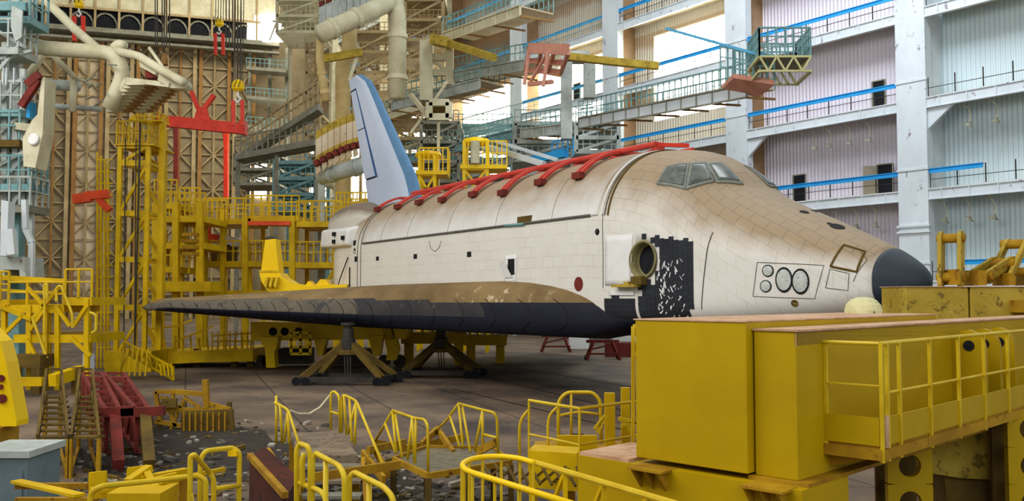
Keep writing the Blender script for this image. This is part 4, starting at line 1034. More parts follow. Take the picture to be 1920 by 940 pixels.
loop = [cz(1000, 868), cz(975, 860), cz(940, 856), cz(905, 857), cz(880, 862), cz(866, 871), cz(870, 880), cz(886, 887), cz(1075, 946)]
MB().tube(smooth_path(loop, .1, 3), .03, 8).build('hoop_rail', YELB, th, smooth=True)
for p in loop[:-1] + [lerp(loop[-2], loop[-1], .25), lerp(loop[-2], loop[-1], .5), loop[-1]]:
    MB().tube([p, Vector((p.x, p.y, 0))], .018, 6).build('post', YELT, th)
mb = MB()
for z in (1.2, .65): mb.tube([Vector((p.x, p.y, z)) for p in loop], .018, 6)
mb.build('lower_hoop', YELR, th)
mb = MB()
for k in range(9): x = 905 + k * 22; mb.bar(cz(x, 868 + k, 1.25), cz(x + 20, 905 + k, 1.05), .03); mb.bar(cz(x, 905, 1.0), cz(x + 30, 880, 1.2), .03)
mb.build('inner_bars', OLIVE, th)
# near handrails, bottom left and centre
def hoops(label, base, hs):
    th = thing('handrail_stand', label, 'handrail', WZd(base[0], 0, base[1]), 'handrails along the near edge')
    for h_ in hs:
        d0 = h_[0][2]; pts = [W(*p) for p in h_]
        if h_[0][1] >= 940: pts[0].z = 0.0; 
        if h_[-1][1] >= 940: pts[-1].z = 0.0
        MB().tube(smooth_path(pts, .14, 4), .027, 8).build('handrail', YELT, th, smooth=True)
    return th
hoops('yellow tube handrail hoops with a small plate, bottom left foreground', (400, 9.2), [
    [(357, 940, 8.8), (357, 857, 8.8), (364, 853, 8.8), (393, 886, 9.3), (401, 900, 9.3), (402, 940, 9.3)],
    [(374, 940, 9.6), (376, 862, 9.6), (385, 846, 9.6), (435, 840, 9.9), (449, 848, 9.9), (449, 940, 9.9)],
    [(160, 955, 8.4), (170, 924, 8.4), (190, 912, 8.4), (260, 905, 8.8), (370, 892, 9.0), (386, 900, 9.0), (388, 940, 9.0)],
    [(357, 925, 8.8), (390, 950, 9.3)], [(403, 917, 9.5), (449, 911, 9.9)]])
t_ = bpy.data.objects['handrail_stand']; MB().box(W(427, 845, 9.85), W(446, 855, 9.9)).build('tag_plate', YELB, t_)
hoops('yellow tube handrail hoops, bottom centre left of the hatch stairs', (600, 8.8), [
    [(560, 940, 9.2), (556, 845, 9.2), (562, 832, 9.2), (578, 838, 9.0), (582, 858, 9.0), (582, 940, 9.0)],
    [(586, 940, 9.0), (586, 860, 9.0), (592, 850, 9.0), (636, 874, 8.5), (646, 892, 8.4), (648, 940, 8.4)],
    [(611, 862, 8.8), (611, 940, 8.8)],
    [(654, 940, 8.6), (655, 895, 8.6), (664, 886, 8.6), (722, 915, 8.1), (738, 935, 8.0), (740, 945, 8.0)],
    [(692, 905, 8.4), (692, 940, 8.4)],
    [(560, 905, 9.2), (611, 925, 8.8), (646, 940, 8.5)],
    [(570, 850, 9.1), (566, 870, 9.1), (568, 905, 9.1), (572, 915, 9.1)]])
# stair platform with grey deck
th = thing('stair_platform', 'grey-decked stair platform with leaning yellow rails and a hanging chain', 'stairs', WZd(620, 0, 15))
zp = .92; dk = [WZd(545, zp, 17.3), WZd(640, zp, 17.3), WZd(672, zp, 14.8), WZd(560, zp, 14.8)]
CONC = mat('worn_grey_deck', '#8a7b66', '#6a5d4e', .8, 2.5, c3='#3a332c', spots=.55)
MB().prism(dk, (0, 0, -.12)).build('deck', CONC, th)
for k in range(5):
    z = zp - .17 * (k + 1); y = 14.8 - .28 * k
    MB().box(WZd(566, z, y), WZd(676, z, y - .3) + UP * .05).build('tread', CONC if k % 2 else GREY, th)
MB().bar(WZd(560, zp - .1, 14.8), WZd(560, 0, 13.2), .06, .2).bar(WZd(680, zp - .1, 14.8), WZd(690, 0, 13.2), .06, .2).build('stringer', YELR, th)
for px, d_ in ((548, 17.2), (640, 17.2), (565, 14.9), (668, 14.9)): MB().bar(WZd(px, 0, d_), WZd(px, zp - .12, d_), .1).build('leg', YELR, th)
MB().bar(WZd(500, .75, 16), WZd(560, .45, 13.6), .1, .2).bar(WZd(478, .55, 15), WZd(560, .3, 12.8), .08, .16).build('side_beam', YELR, th)
for h_ in ([(518, 832, 16.6), (518, 742, 16.6)], [(515, 755, 16.6), (540, 768, 16.4), (562, 838, 15.4)], [(525, 758, 16.5), (529, 832, 16.5)], [(540, 768, 16.4), (533, 830, 16.4)], [(540, 768, 16.4), (542, 832, 16.2)],
           [(620, 806, 17), (620, 738, 17), (626, 734, 17), (636, 742, 16.8), (637, 812, 16.8)], [(620, 772, 17), (637, 778, 16.8)],
           [(641, 812, 16.6), (641, 739, 16.6), (668, 752, 16.2), (718, 872, 14.2)], [(645, 741, 16.5), (650, 816, 16.5)], [(668, 752, 16.2), (652, 815, 16.2)], [(668, 752, 16.2), (665, 835, 16.0)], [(655, 745, 16.4), (660, 828, 16)]):
    rp(th, h_, .024)
ch = MB().tube([W(545, 770, 16.5), W(560, 776, 16.6), (W(580, 776, 16.8)), W(600, 764, 16.9), W(618, 742, 17)], .018, 6).build('safety_chain', PIPE, th); ch['label'] = 'pale hanging safety chain'
# hexagonal plate platform
th = thing('plate_platform', 'perforated steel plate platform with triangular-braced yellow rails, bottom centre', 'platform', WZ(840, 870, 0))
pz = .86
pts = [WZ(x, y, pz) for x, y in ((738, 862), (803, 893), (872, 882), (958, 868), (925, 842), (800, 840))]
PLT = mat('perforated_plate', '#7c7660', '#5f5a48', .6, 6, c3='#c9c6b8', spots=.68)
MB().prism(pts, (0, 0, -.03)).build('deck', PLT, th)
mb = MB()
for a, b in zip(pts, pts[1:] + pts[:1]): mb.bar(a, b, .05, .09)
mb.build('rim', YELR, th)
for p in pts: MB().bar(Vector((p.x, p.y, 0)), p - UP * .03, .09).build('leg', OLIVE, th)
for h_ in ([(803, 890, 13.7), (802, 798, 13.7), (796, 787, 13.8), (776, 784, 14.2), (736, 770, 15)], [(736, 771, 15), (702, 830, 16)], [(736, 771, 15), (743, 850, 14.6)], [(740, 772, 15), (754, 858, 14.5)], [(722, 795, 15.3), (742, 850, 14.8)],
           [(773, 783, 14.2), (764, 862, 14.2)], [(773, 783, 14.2), (777, 868, 14.1)], [(780, 785, 14.1), (778, 870, 14)],
           [(934, 852, 14.6), (932, 785, 14.6), (926, 774, 14.6), (905, 769, 14.9), (860, 757, 15.8)], [(860, 757, 15.8), (838, 788, 16.4), (818, 808, 16.8)], [(860, 758, 15.8), (868, 838, 15.4)], [(866, 758, 15.8), (882, 848, 15.2)], [(905, 770, 14.9), (890, 846, 15)], [(905, 770, 14.9), (905, 850, 14.9)], [(844, 782, 16.2), (862, 838, 15.6)], [(907, 815, 14.9), (934, 822, 14.6)]):
    rp(th, h_, .022)
mb = MB()
for a, b in (((700, 830, 16), (760, 842, 16.5)), ((690, 845, 15), (760, 830, 17)), ((760, 842, 16.5), (870, 820, 17)), ((820, 805, 17), (850, 850, 15.5)), ((820, 805, 17), (790, 835, 16)), ((930, 830, 14.6), (895, 848, 15)), ((680, 850, 15.5), (720, 900, 14)), ((700, 840, 15.5), (728, 890, 14.5)), ((590, 895, 12.5), (750, 872, 13.2))):
    mb.bar(W(*a), W(*b), .06, .12)
mb.build('bracing', YELR, th)
th = thing('rusty_container', 'rust-red steel container corner under the stairs at bottom left of centre', 'container', WZd(540, 0, 12.5))
MB().prism([WZd(468, 1.1, 13.6), WZd(496, 1.1, 14.6), WZd(560, .95, 12.9), WZd(535, .95, 11.6)], (0, 0, -.95)).build('body', mat('dark_rust_red', '#54281c', '#3e2018', .9, 1.5, c3='#2a1a12', spots=.55), th)
MB().bar(WZd(468, 1.13, 13.6), WZd(535, .98, 11.6), .08).build('rim', YELR, th)
# bottom-left yellow frame pile
th = thing('frame_pile', 'pile of flat yellow frames and plates at the bottom left edge', 'frame', WZd(270, 0, 9.6))
mb = MB(); d_ = 9.6
for a, b, w_ in (((170, 925, 9.2), (240, 922, 9.4), .12), ((180, 935, 9.3), (260, 902, 9.6), .05), ((262, 900, 9.6), (350, 884, 10.2), .09), ((240, 905, 9.5), (280, 878, 9.8), .09), ((270, 880, 9.8), (300, 930, 9.2), .07), ((190, 922, 9.2), (330, 890, 9.8), .05), ((300, 905, 9.4), (420, 880, 10.4), .05)):
    mb.bar(W(*a), W(*b), w_, w_ * .8)
mb.build('frame_bar', YELF, th)
mb = MB
for q_ in ([W(166, 887, 9.8), W(198, 884, 9.8), W(199, 922, 9.8), W(166, 926, 9.8)], [W(238, 878, 10.2), W(268, 874, 10.2), W(272, 892, 10.2), W(236, 900, 10.2)], [W(298, 905, 9.9), W(352, 896, 9.9), W(352, 918, 9.9), W(300, 926, 9.9)], [W(200, 926, 9.0), W(300, 926, 9.0), W(300, 960, 9.0), W(200, 960, 9.0)]): MB().prism(q_, (0, .04 if q_[0].y > 9.1 else .5, 0)).build('plate', YELF, th)
mb = MB()
for px in (175, 260, 345): mb.bar(WZd(px, 0, 9.9), WZd(px, 1.55, 9.9), .08)
mb.build('leg', YELR, th)
th = thing('steel_rack', 'low rusty yellow rack with open bays at the bottom left corner', 'rack', WZd(110, 0, 9.2))
mb = MB()
for px in (40, 75, 120, 165): mb.bar(WZd(px, 0, 9.2), WZd(px, 1.45, 9.2), .06)
for z in (1.45, 1.1): mb.bar(WZd(30, z, 9.2), WZd(170, z, 9.2), .06); mb.bar(WZd(30, z, 9.9), WZd(170, z, 9.9), .06)
mb.build('frame', YELR, th)
MB().bar(WZd(150, 1.5, 9.2), WZd(30, 1.5, 9.9), .12, .03).build('top_board', YELF, th)
# ================================================================== middle ground
def pl(mb, poly, d, t): return mb.prism([W(x, y, d) for x, y in poly], (0, t, 0))
# jacks under the wing and belly
def jack(px, d, ztop, label, k=1.):
    o = WZd(px, 0, d); th = thing('hydraulic_jack', label, 'jack', o, 'hydraulic jacks')
    MB().lathe(o + UP * 1.25 * k, UP, [(.3, 0), (.3, .5), (.22, .55), (.22, .9), (.16, .95), (.16, ztop - 1.25 * k - .12), (.3, ztop - 1.25 * k - .1), (.3, ztop - 1.25 * k)], 16).build('ram', STEEL, th)
    MB().lathe(o + UP * 1.15 * k, UP, [(.45, 0), (.45, .15), (.3, .2)], 12).build('collar', OLIVE, th)
    R = 1.95 * k; fe = [o + Vector((R * math.cos(a), R * .8 * math.sin(a), .28)) for a in (.35, 2.3, 3.7, 5.6)]
    for f in fe: MB().bar(o + UP * 1.5 * k + (f - o) * .12, f, .2, .24).build('leg', OLIVE, th)
    mb = MB()
    for a, b in zip(fe, fe[1:] + fe[:1]): mb.bar(a - UP * .06, b - UP * .06, .16, .2)
    mb.build('skid_frame', STEEL, th)
    for f in fe:
        w_ = MB().lathe(f + Vector((.14, -.12, -.12)), (.4, -1, 0), [(.17, 0), (.17, .12)], 14); w_.lathe(f + Vector((-.2, -.12, -.12)), (.4, -1, 0), [(.17, 0), (.17, .12)], 14); w_.build('wheel', DARK, th)
    mb = MB()
    for j in range(3): mb.tube([o + Vector((-.1 + .12 * j, -.3, 1.4 * k)), o + Vector((.0 + .1 * j, -.5, .3))], .025, 5)
    mb.build('hose', STEEL, th)
jack(652, 36.6, 2.42, 'big olive tripod jack under the outer wing, nearer of the two', 1.0)
jack(826, 39.6, 2.36, 'olive tripod jack beneath the belly, behind the nearer jack', .92)
# red trestles on the far floor
for (px, d_, lab) in ((1042, 57, 'small dark red trestle on the floor, further back'), (1130, 50, 'small dark red wheeled trestle on the floor behind the jacks')):
    o = WZd(px, 0, d_); th = thing('red_trestle', lab, 'trestle', o, 'red trestles on the floor')
    mb = MB()
    for s in (-1, 1):
        for y in (-.4, .4): mb.bar(o + Vector((s * .9, y * 1.5, 0)), o + Vector((s * .5, y * .5, 1.0)), .1)
        mb.bar(o + Vector((s * .9, -.6, .15)), o + Vector((s * .9, .6, .15)), .1)
    mb.build('leg', REDD, th)
    MB().bar(o + Vector((-.9, 0, 1.0)), o + Vector((.9, 0, 1.0)), .16).bar(o + Vector((-.9, -.5, .35)), o + Vector((.9, -.5, .35)), .1).bar(o + Vector((-.8, .2, .5)), o + Vector((.8, -.2, .9)), .08).build('crossbar', REDD, th)
o = WZd(1090, 0, 60); bx = MB().box(o + Vector((-.8, 0, 0)), o + Vector((.5, .8, 1.2))).build('white_crate', SEAL); tag(bx, 'small pale crate on the floor between the two red trestles', 'crate')
o = WZd(1182, 0, 52); bx = MB().box(o + Vector((-1.4, 0, 0)), o + Vector((1.4, .6, .8))).build('red_tarpaulin_box', REDD); tag(bx, 'long low red box on the floor left of the girder end', 'box')
o = WZd(1172, .8, 54); bx = MB().bar(WZd(1150, .95, 54), WZd(1192, .95, 54), .25, .3).bar(WZd(1160, 0, 54), WZd(1160, .9, 54), .15).bar(WZd(1188, 0, 54), WZd(1188, .9, 54), .15).build('white_beam_stand', SEAL); tag(bx, 'bright white beam on stands behind the long low red box', 'beam')
# bright yellow cradle vehicle
th = thing('lifting_cradle', 'bright yellow curved lifting cradle with tall tapered arm behind the wing', 'cradle', WZd(560, 0, 44))
d_ = 44.5
pl(MB(), [(497, 450), (516, 448), (523, 512), (515, 512), (489, 512)], d_, 1.0).build('tapered_arm', YELB, th)
MB().lathe(W(507, 449, d_ + .5) - UP * .05, UP, [(.25, 0), (.25, .12), (.12, .2)], 10).build('arm_cap', STEEL, th)
pl(MB(), [(486, 512), (524, 512), (528, 520), (548, 532), (575, 536), (610, 534), (650, 534), (650, 552), (600, 556), (540, 556), (502, 546), (490, 528)], d_ - .2, 1.6).build('curved_body', YELB, th)
mb = MB()
for k in range(3): pl(mb, [(494 + 9 * k, 536 - 0 * k), (499 + 9 * k, 520), (503 + 9 * k, 520), (499 + 9 * k, 540)], d_ - .55, .35)
mb.build('rib', YELT, th)
mb = MB()
for k in range(8): mb.lathe(W(489 + 4.7 * k, 509, d_ - .05), (0, -1, 0), [(.06, 0), (.06, .08)], 6)
mb.build('flange_bolts', YELT, th)
pl(pl(MB(), [(572, 536), (578, 527), (588, 536)], d_ - .1, 1), [(592, 535), (600, 524), (610, 524), (618, 535)], d_ - .1, 1).build('saddle', YELB, th)
ch_ = pl(MB(), [(470, 604), (760, 612), (760, 636), (470, 640)], d_ - .4, 2.2).build('chassis', YELB, th)
for px in (512, 534, 560): MB().lathe(W(px, 622, d_ - .39), (0, -1, 0), [(.2, 0), (.2, .03)], 16).build('chassis_hole', DARK, ch_)
for k, (q) in enumerate((((484, 632), (522, 632), (518, 655), (514, 660), (516, 690), (499, 690), (497, 655)), ((588, 636), (612, 636), (604, 668), (596, 668)), ((690, 630), (718, 630), (712, 668), (700, 668)), ((716, 616), (738, 614), (748, 656), (742, 676), (724, 676), (726, 660)))):
    pl(MB(), q, d_ - 1.0 + (.2 * k), .7).build('leg', YELB, th)
    if k in (0, 3): x_ = q[-3][0]; 
for px in (494, 505, 722, 750): MB().lathe(WZd(px, .3, d_ + .6), (0, -1, 0), [(.3, 0), (.3, .3)], 14).build('wheel', STEEL, th)
lb = MB()
for px in (546, 564, 582): lb.bar(W(px, 623, d_ - 1.2), W(px, 664, d_ - 1.2), .12)
for y in (624, 637, 651, 664): lb.bar(W(545, y, d_ - 1.2), W(583, y, d_ - 1.2), .12)
lb.build('ladder_frame', YELB, th)
MB().box(WZd(520, .15, d_ + .2), WZd(590, .9, d_ + 1.5)).box(WZd(610, .1, d_ + .2), WZd(700, .9, d_ + 1.5)).build('undercarriage', STEEL, th)
# low yellow trolleys right of the cradle
for k, (x0, x1, y0, y1, d_, lab) in enumerate(((752, 872, 616, 645, 46, 'low yellow flat trolley behind the second jack'), (868, 950, 622, 648, 47, 'low yellow trolley with short posts at its right end, under the belly'))):
    th = thing('flat_trolley', lab, 'trolley', WZd((x0 + x1) / 2, 0, d_), 'low yellow trolleys')
    pl(MB(), [(x0, y0 + 8), (x1, y0 + 8), (x1, y1), (x0, y1)], d_, 1.8).build('body', YELF, th)
    mb = MB()
    for q in range(7): x = x0 + (x1 - x0) * q / 6; mb.bar(W(x, y0 - 8, d_ + .1), W(x, y0 + 12, d_ + .1), .1)
    mb.bar(W(x0, y0 - 2, d_ + .1), W(x1, y0 - 2, d_ + .1), .08); mb.build('stanchion', YELF, th)
    for x in (x0 + 15, x1 - 12): MB().bar(WZd(x, 0, d_ + .5), W(x, y1, d_ + .5), .45).build('leg', YELF, th)
# low platform left of the cradle
th = thing('work_platform', 'low yellow work platform with bent railings between tower and cradle', 'platform', WZd(380, 0, 44))
pl(MB(), [(288, 662), (474, 655), (474, 678), (380, 680), (288, 684)], 44, 4).build('deck', YELF, th)
mb = MB()
for k in range(12): x = 295 + 16 * k; mb.bar(W(x, 664, 44.2), W(x + random.uniform(-3, 3), 640 - random.uniform(0, 10), 44.2), .07)
for (a, b) in (((283, 617), (335, 612)), ((335, 612), (360, 600)), ((330, 640), (400, 612)), ((400, 630), (474, 625)), ((400, 640), (474, 640))): mb.bar(W(*a, 45), W(*b, 45), .08)
for k in range(8): x = 398 + 11 * k; mb.bar(W(x, 660, 45), W(x, 622, 45), .06)
mb.build('bent_railing', YELF, th)
mb = MB()
for px in (300, 370, 440, 470): mb.bar(WZd(px, 0, 45), WZd(px, .9, 45), .3)
mb.build('leg', OLIVE, th)
# tall yellow lattice tower
th = thing('access_tower', 'tall yellow lattice access tower with ladder mast and railed top', 'tower', WZd(245, 0, 43.5))
x0, x1, x2 = WZd(217, 0, 42.5).x, WZd(270, 0, 42.5).x, WZd(283, 0, 42.5).x
zz = lambda y: 3.5 + (555 - y) / F * 42.5
lv = [zz(y) for y in (668, 577, 487, 400, 305, 272)]
for (x, y) in ((x0, 42.5), (x1, 42.5), (x0, 44.6), (x1, 44.6)): MB().bar((x, y, 0), (x, y, zz(272)), .2 if y < 43 else .16).build('leg', YELF, th)
for x, zt in ((x2, zz(212)), (x2 + .13, zz(222))): MB().bar((x, 43.2, 0), (x, 43.2, zt), .13, .2).build('mast', YELF, th)
mb = MB()
for y in (42.5, 44.6):
    for i, z in enumerate(lv): mb.bar((x0, y, z), (x1, y, z), .16, .26)
    for i, (a, b) in enumerate(zip(lv[:-1], lv[1:])):
        if y < 43: mb.bar((x0, y, a), (x1, y, b), .13)
        else: mb.bar((x1, y, a), (x0, y, b), .16)
for x in (x0, x1):
    for z in lv: mb.bar((x, 42.5, z), (x, 44.6, z), .14)
mb.build('bracing', YELF, th)
MB().box((x0 - .3, 42, 0), (x2 + .2, 45.2, .95)).build('base_box', YELF, th)
mb = MB().box((x0 - .2, 42.3, zz(272)), (x2, 44.9, zz(270))).build('top_deck', YELF, th)
rail(th, [(x0 - .15, 42.4, zz(270)), (x1, 42.4, zz(270)), (x1, 44.8, zz(270)), (x0 - .15, 44.8, zz(270)), (x0 - .15, 42.4, zz(270))], 1.1, .3, .035, YELF, square=True)
hx = WZd(250, 0, 43).x
MB().box((hx, 42.9, zz(222)), (x2 + .1, 44, zz(219))).build('mast_head', YELF, th); rail(th, [(hx, 42.9, zz(219)), (x2, 42.9, zz(219)), (x2, 44, zz(219)), (hx, 44, zz(219)), (hx, 42.9, zz(219))], .35, .3, .03, YELF, square=True, name='mast_railing')
pl(MB(), [(240, 224), (252, 214), (256, 226)], 43, .5).build('mast_bracket', YELF, th)
mb = MB()
for px in (183, 190, 197, 203): mb.bar(WZd(px, 0, 44), W(px, 285 + (px - 183), 44), .09)
for y in range(300, 660, 22): mb.bar(W(183, y, 44), W(212, y, 44), .07)
mb.build('cable_ladder', YELF, th)
mb = MB()
for px in (232, 252): mb.tube([WZd(px, 1, 42.2), W(px + 3, 260, 42.2)], .03, 5)
mb.tube([(x1 - .3, 42.1, 1), (x1 - .25, 42.1, zz(230))], .05, 5); mb.build('hanging_cable', STEEL, th)
# fallen ladder at tower foot
th = thing('collapsed_ladder', 'collapsed yellow ladder truss leaning in front of the tower foot', 'ladder', WZd(270, 0, 39))
mb = MB(); a, b = W(232, 640, 39.5), W(325, 690, 37.5); lattice(mb, a, b, (0, .1, -.5), 9, .06); mb.bar(W(240, 655, 39), W(222, 706, 38), .08); mb.bar(W(255, 660, 39), W(262, 705, 38), .08)
for k in range(6): mb.bar(W(232 + 9 * k, 655, 38.5), W(222 + 10 * k, 706, 37.8), .06)
for k in range(4): mb.bar(W(300 + 7 * k, 682, 37.5), W(303 + 7 * k, 705, 37.5), .06)
mb.build('truss', YELF, th)
# orange-red beam stub
th = thing('orange_bracket', 'orange-red beam bracket sticking out left of the yellow tower', 'bracket', W(180, 372, 44.5))
MB().bar(W(140, 374, 44), W(172, 370, 44), .45).bar(W(160, 368, 44), W(205, 364, 44), .4).bar(W(185, 372, 44), W(206, 395, 44), .3).build('beam', ORNG, th)
# scaffold blocks behind
def stage(name, label, xs, decks, d_, dep, ybase=None, step=.45, mt=YELF, group=None, legs=None, rh=1.1):
    """legs at the picture columns xs, decks = list of (x0, x1, y, railing?)"""
    th = thing(name, label, 'scaffold', WZd(sum(xs) / len(xs), 0, d_ + dep / 2), group)
    ytop = min(y for _, _, y, _ in decks)
    for px in xs:
        for dd in (0, dep): p = WZd(px, 0, d_); p.y += dd; q = W(px, ytop, d_); q.y += dd; MB().bar(p, q, .34 if dd == 0 else .25).build('leg', mt, th)
    for (a, b, y, rl) in decks:
        p, q = W(a, y, d_), W(b, y, d_); q.z = p.z
        MB().obox(p + UP * -.35, q - p, (0, dep, 0), (0, 0, .35)).build('deck', mt, th)
        if rl: rail(th, [p + Vector((0, .1, 0)), q + Vector((0, .1, 0))], rh, step, .045, mt, (.5,), square=True); rail(th, [p + Vector((0, dep - .1, 0)), q + Vector((0, dep - .1, 0))], rh, step, .045, mt, (.5,), square=True)
    return th
s1 = stage('tail_scaffold', 'yellow two-deck scaffold with many railings left of the orbiter tail', [383, 460, 548], [(380, 470, 410, 1), (460, 560, 405, 1), (555, 640, 415, 1), (380, 548, 490, 1), (548, 640, 492, 1), (380, 600, 545, 0)], 55, 4, rh=1.25)
mb = MB(); 
for (a, b) in (((460, 410), (470, 545)), ((556, 405), (545, 500)), ((548, 500), (560, 405)), ((640, 492), (600, 545))): mb.bar(W(*a, 55.4), W(*b, 55.4), .22)
mb.build('brace', YELF, s1)
MB().bar(WZd(630, 0, 55), W(630, 415, 55), .3).build('leg', YELF, s1)
MB().bar(W(466, 419, 54.7), W(544, 419, 54.7), .25).build('orange_beam', ORNG, s1)
s2 = stage('tail_scaffold', 'dense olive-yellow scaffold cage immediately right of the lattice tower', [292, 330, 375], [(288, 330, 380, 1), (288, 384, 405, 1), (288, 384, 455, 0), (288, 330, 500, 1)], 51, 4, step=.3, rh=1.3)
pl(MB(), [(286, 528), (394, 528), (394, 547), (286, 547)], 49.5, 2).build('box_beam', YELF, s2)
mb = MB()
for k in range(26): x = 290 + 3.6 * k; y = random.uniform(380, 480); mb.bar(W(x, y, 51.5 + random.uniform(0, 2)), W(x + random.uniform(-2, 2), y + random.uniform(40, 70), 51.5), random.uniform(.05, .12))
for k in range(12): x = random.uniform(290, 360); y = random.uniform(390, 500); mb.bar(W(x, y, 52), W(x + random.uniform(15, 30), y + random.uniform(-22, 22), 52), .1)
mb.build('bracing', YELF, s2)
mb = MB()
for y in (440, 452, 464, 476): mb.bar(W(342, y, 50.8), W(372, y, 50.8), .18)
mb.build('rung', YELR, s2)
s3 = stage('upper_scaffold', 'small raised yellow railed deck immediately left of the fin foot', [636, 676], [(630, 700, 397, 1)], 56, 4, rh=1.2, step=.25)
for k, (x0, x1, y0, yt, d_, lab) in enumerate(((784, 838, 356, 292, 58, 'small yellow railed tower top behind the orbiter spine, left one'), (868, 950, 345, 267, 56, 'larger yellow railed tower top behind the orbiter spine, right one'))):
    th = thing('tower_cab', lab, 'tower', WZd((x0 + x1) / 2, 0, d_ + 1), 'yellow tower tops behind the orbiter')
    A, B = WZd(x0, 0, d_), WZd(x0 + (x1 - x0) * .55, 0, d_); zt = W(x0, yt, d_).z; zd = W(x0, y0 - 28, d_).z
    mb = MB()
    for p in (A, B): 
        for dy in (0, 2): mb.bar(p + Vector((0, dy, 0)), Vector((p.x * .97 + B.x * .03, p.y + dy, zt)), .2)
    for k2 in range(6):
        z = zd - 1.8 * k2; mb.bar((A.x, d_, z), (B.x, d_, z), .15); mb.bar((A.x, d_, z), (B.x, d_, z - 1.8), .14); mb.bar((B.x, d_, z), (A.x, d_, z - 1.8), .14)
    mb.build('mast', YELB, th)
    C_ = WZd(x1, 0, d_)
    MB().box((A.x - .2, d_ - .2, zd), (C_.x, d_ + 2.2, zd + .25)).build('deck', YELB, th)
    rail(th, [(A.x, d_, zd + .25), (C_.x, d_, zd + .25), (C_.x, d_ + 2, zd + .25)], 1.5, .3, .04, YELB, square=True)
    MB().lathe(Vector(((A.x + B.x) / 2, d_ + 1, zt)), UP, [(.8, 0), (.9, .15), (.8, .35), (.4, .45)], 14).build('cab_roof', YELB, th)
    if k: MB().tube([Vector(((A.x + B.x) / 2, d_ - .3, zd + .3)), Vector(((A.x + B.x) / 2, d_ - .3, zt))], .28, 12).build('white_duct', PIPE, th)
# cradle of lower-left trestle
th = thing('trestle_platform', 'yellow two-level trestle platform with rounded railings at the left edge', 'platform', WZd(90, 0, 35))
d_ = 34.
zf = lambda y: 3.5 + (555 - y) / F * d_
for px in (8, 55, 86, 108, 163):
    MB().bar(WZd(px, 0, d_), W(px, 572 if px != 163 else 560, d_), .17).build('leg', YELF, th)
for px in (10, 92, 168): MB().bar(WZd(px, 0, d_ + 3), W(px, 575, d_ + 3), .15).build('leg', YELF, th)
for (a, b, y) in ((0, 16, 562), (16, 120, 572), (122, 172, 558), (25, 170, 628)):
    p, q = W(a, y, d_), W(b, y, d_); q.z = p.z; MB().obox(p - UP * .3, q - p, (0, 3, 0), (0, 0, .3)).build('deck', YELF, th)
    if y != 628: rail(th, [p, q], 1.05 if y != 572 else .85, .6, .045, YELF, (.55,), pr=.05)
p, q = W(-10, 520, d_ + 3), W(125, 528, d_ + 3); MB().bar(p, q, .2).bar(p - UP * .5, q - UP * .5, .1).build('back_rail', YELF, th)
mb = MB()
for a, b in (((56, 620), (85, 578)), ((132, 612), (106, 576)), ((138, 612), (162, 575)), ((0, 575), (60, 600)), ((10, 625), (45, 590)), ((50, 635), (78, 690)), ((132, 632), (170, 668)), ((85, 575), (52, 540)), ((60, 600), (110, 540))): mb.bar(W(*a, d_ - .1), W(*b, d_ - .1), .13)
mb.build('brace', YELF, th)
for hp_ in ([(136, 615), (136, 590), (114, 535), (106, 540), (106, 565)], [(84, 640), (83, 535), (88, 532), (88, 560)], [(172, 625), (180, 620), (180, 590), (168, 586)], [(60, 595), (88, 672)]):
    MB().tube(smooth_path([W(x, y, d_ - .5) for x, y in hp_], .25, 3), .05, 6).build('ladder_rail', YELT, th)
th = thing('chassis_beam', 'dark olive beam and tilted yellow channel under the trestle platform', 'beam', WZd(100, 0, 32))
MB().obox(WZd(12, .9, 33), WZd(75, .9, 33) - WZd(12, .9, 33), (0, 1, 0), (0, 0, .45)).build('beam', OLIVE, th)
MB().bar(W(98, 714, 31.5), W(152, 696, 33), .3, .4).bar(W(20, 716, 31.5), W(80, 716, 31.5), .2, .3).build('channel', YELF, th)
mb = MB()
for px in (30, 70, 145): mb.bar(WZd(px, 0, 32.6), WZd(px, .95, 32.6), .3)
mb.build('leg', OLIVE, th)
MB().bar(WZd(166, 0, 34.5), WZd(166, 1.3, 34.5), .3).build('white_post', WHITE, th)
th = thing('perforated_boom', 'leaning bright yellow boom plate with holes at the left frame edge', 'boom', WZd(5, 0, 14))
B_ = MB(); pl(B_, [(-40, 600), (0, 640), (11, 680), (31, 790), (30, 800), (2, 800), (-30, 760), (-60, 640)], 14, .35).build('boom_plate', YELB, th)
for (x, y, r_) in ((3, 710, .055), (2, 726, .04), (5, 748, .07)): MB().lathe(W(x, y, 13.99), (0, -1, 0), [(r_, 0), (r_, .02)], 12).build('boom_hole', REDD, th)
MB().box(WZd(-30, 0, 13.9), WZd(36, 1.48, 14.5)).build('boom_base', YELR, th)
th = thing('storage_cabinet', 'grey-blue steel cabinet at the lower left frame edge', 'cabinet', WZd(10, 0, 11.3))
MB().box(WZd(-60, 0, 11), WZd(52, 1.55, 11) + Vector((0, .8, 0))).build('body', CABG, th, bevel=.01)
MB().box(WZd(-60, 1.56, 10.95), WZd(55, 1.64, 10.95) + Vector((0, .9, 0))).build('lid', PIPEG, th)
MB().box(WZd(-50, .1, 10.97), WZd(42, 1.42, 10.97)).build('door', CABG, th)
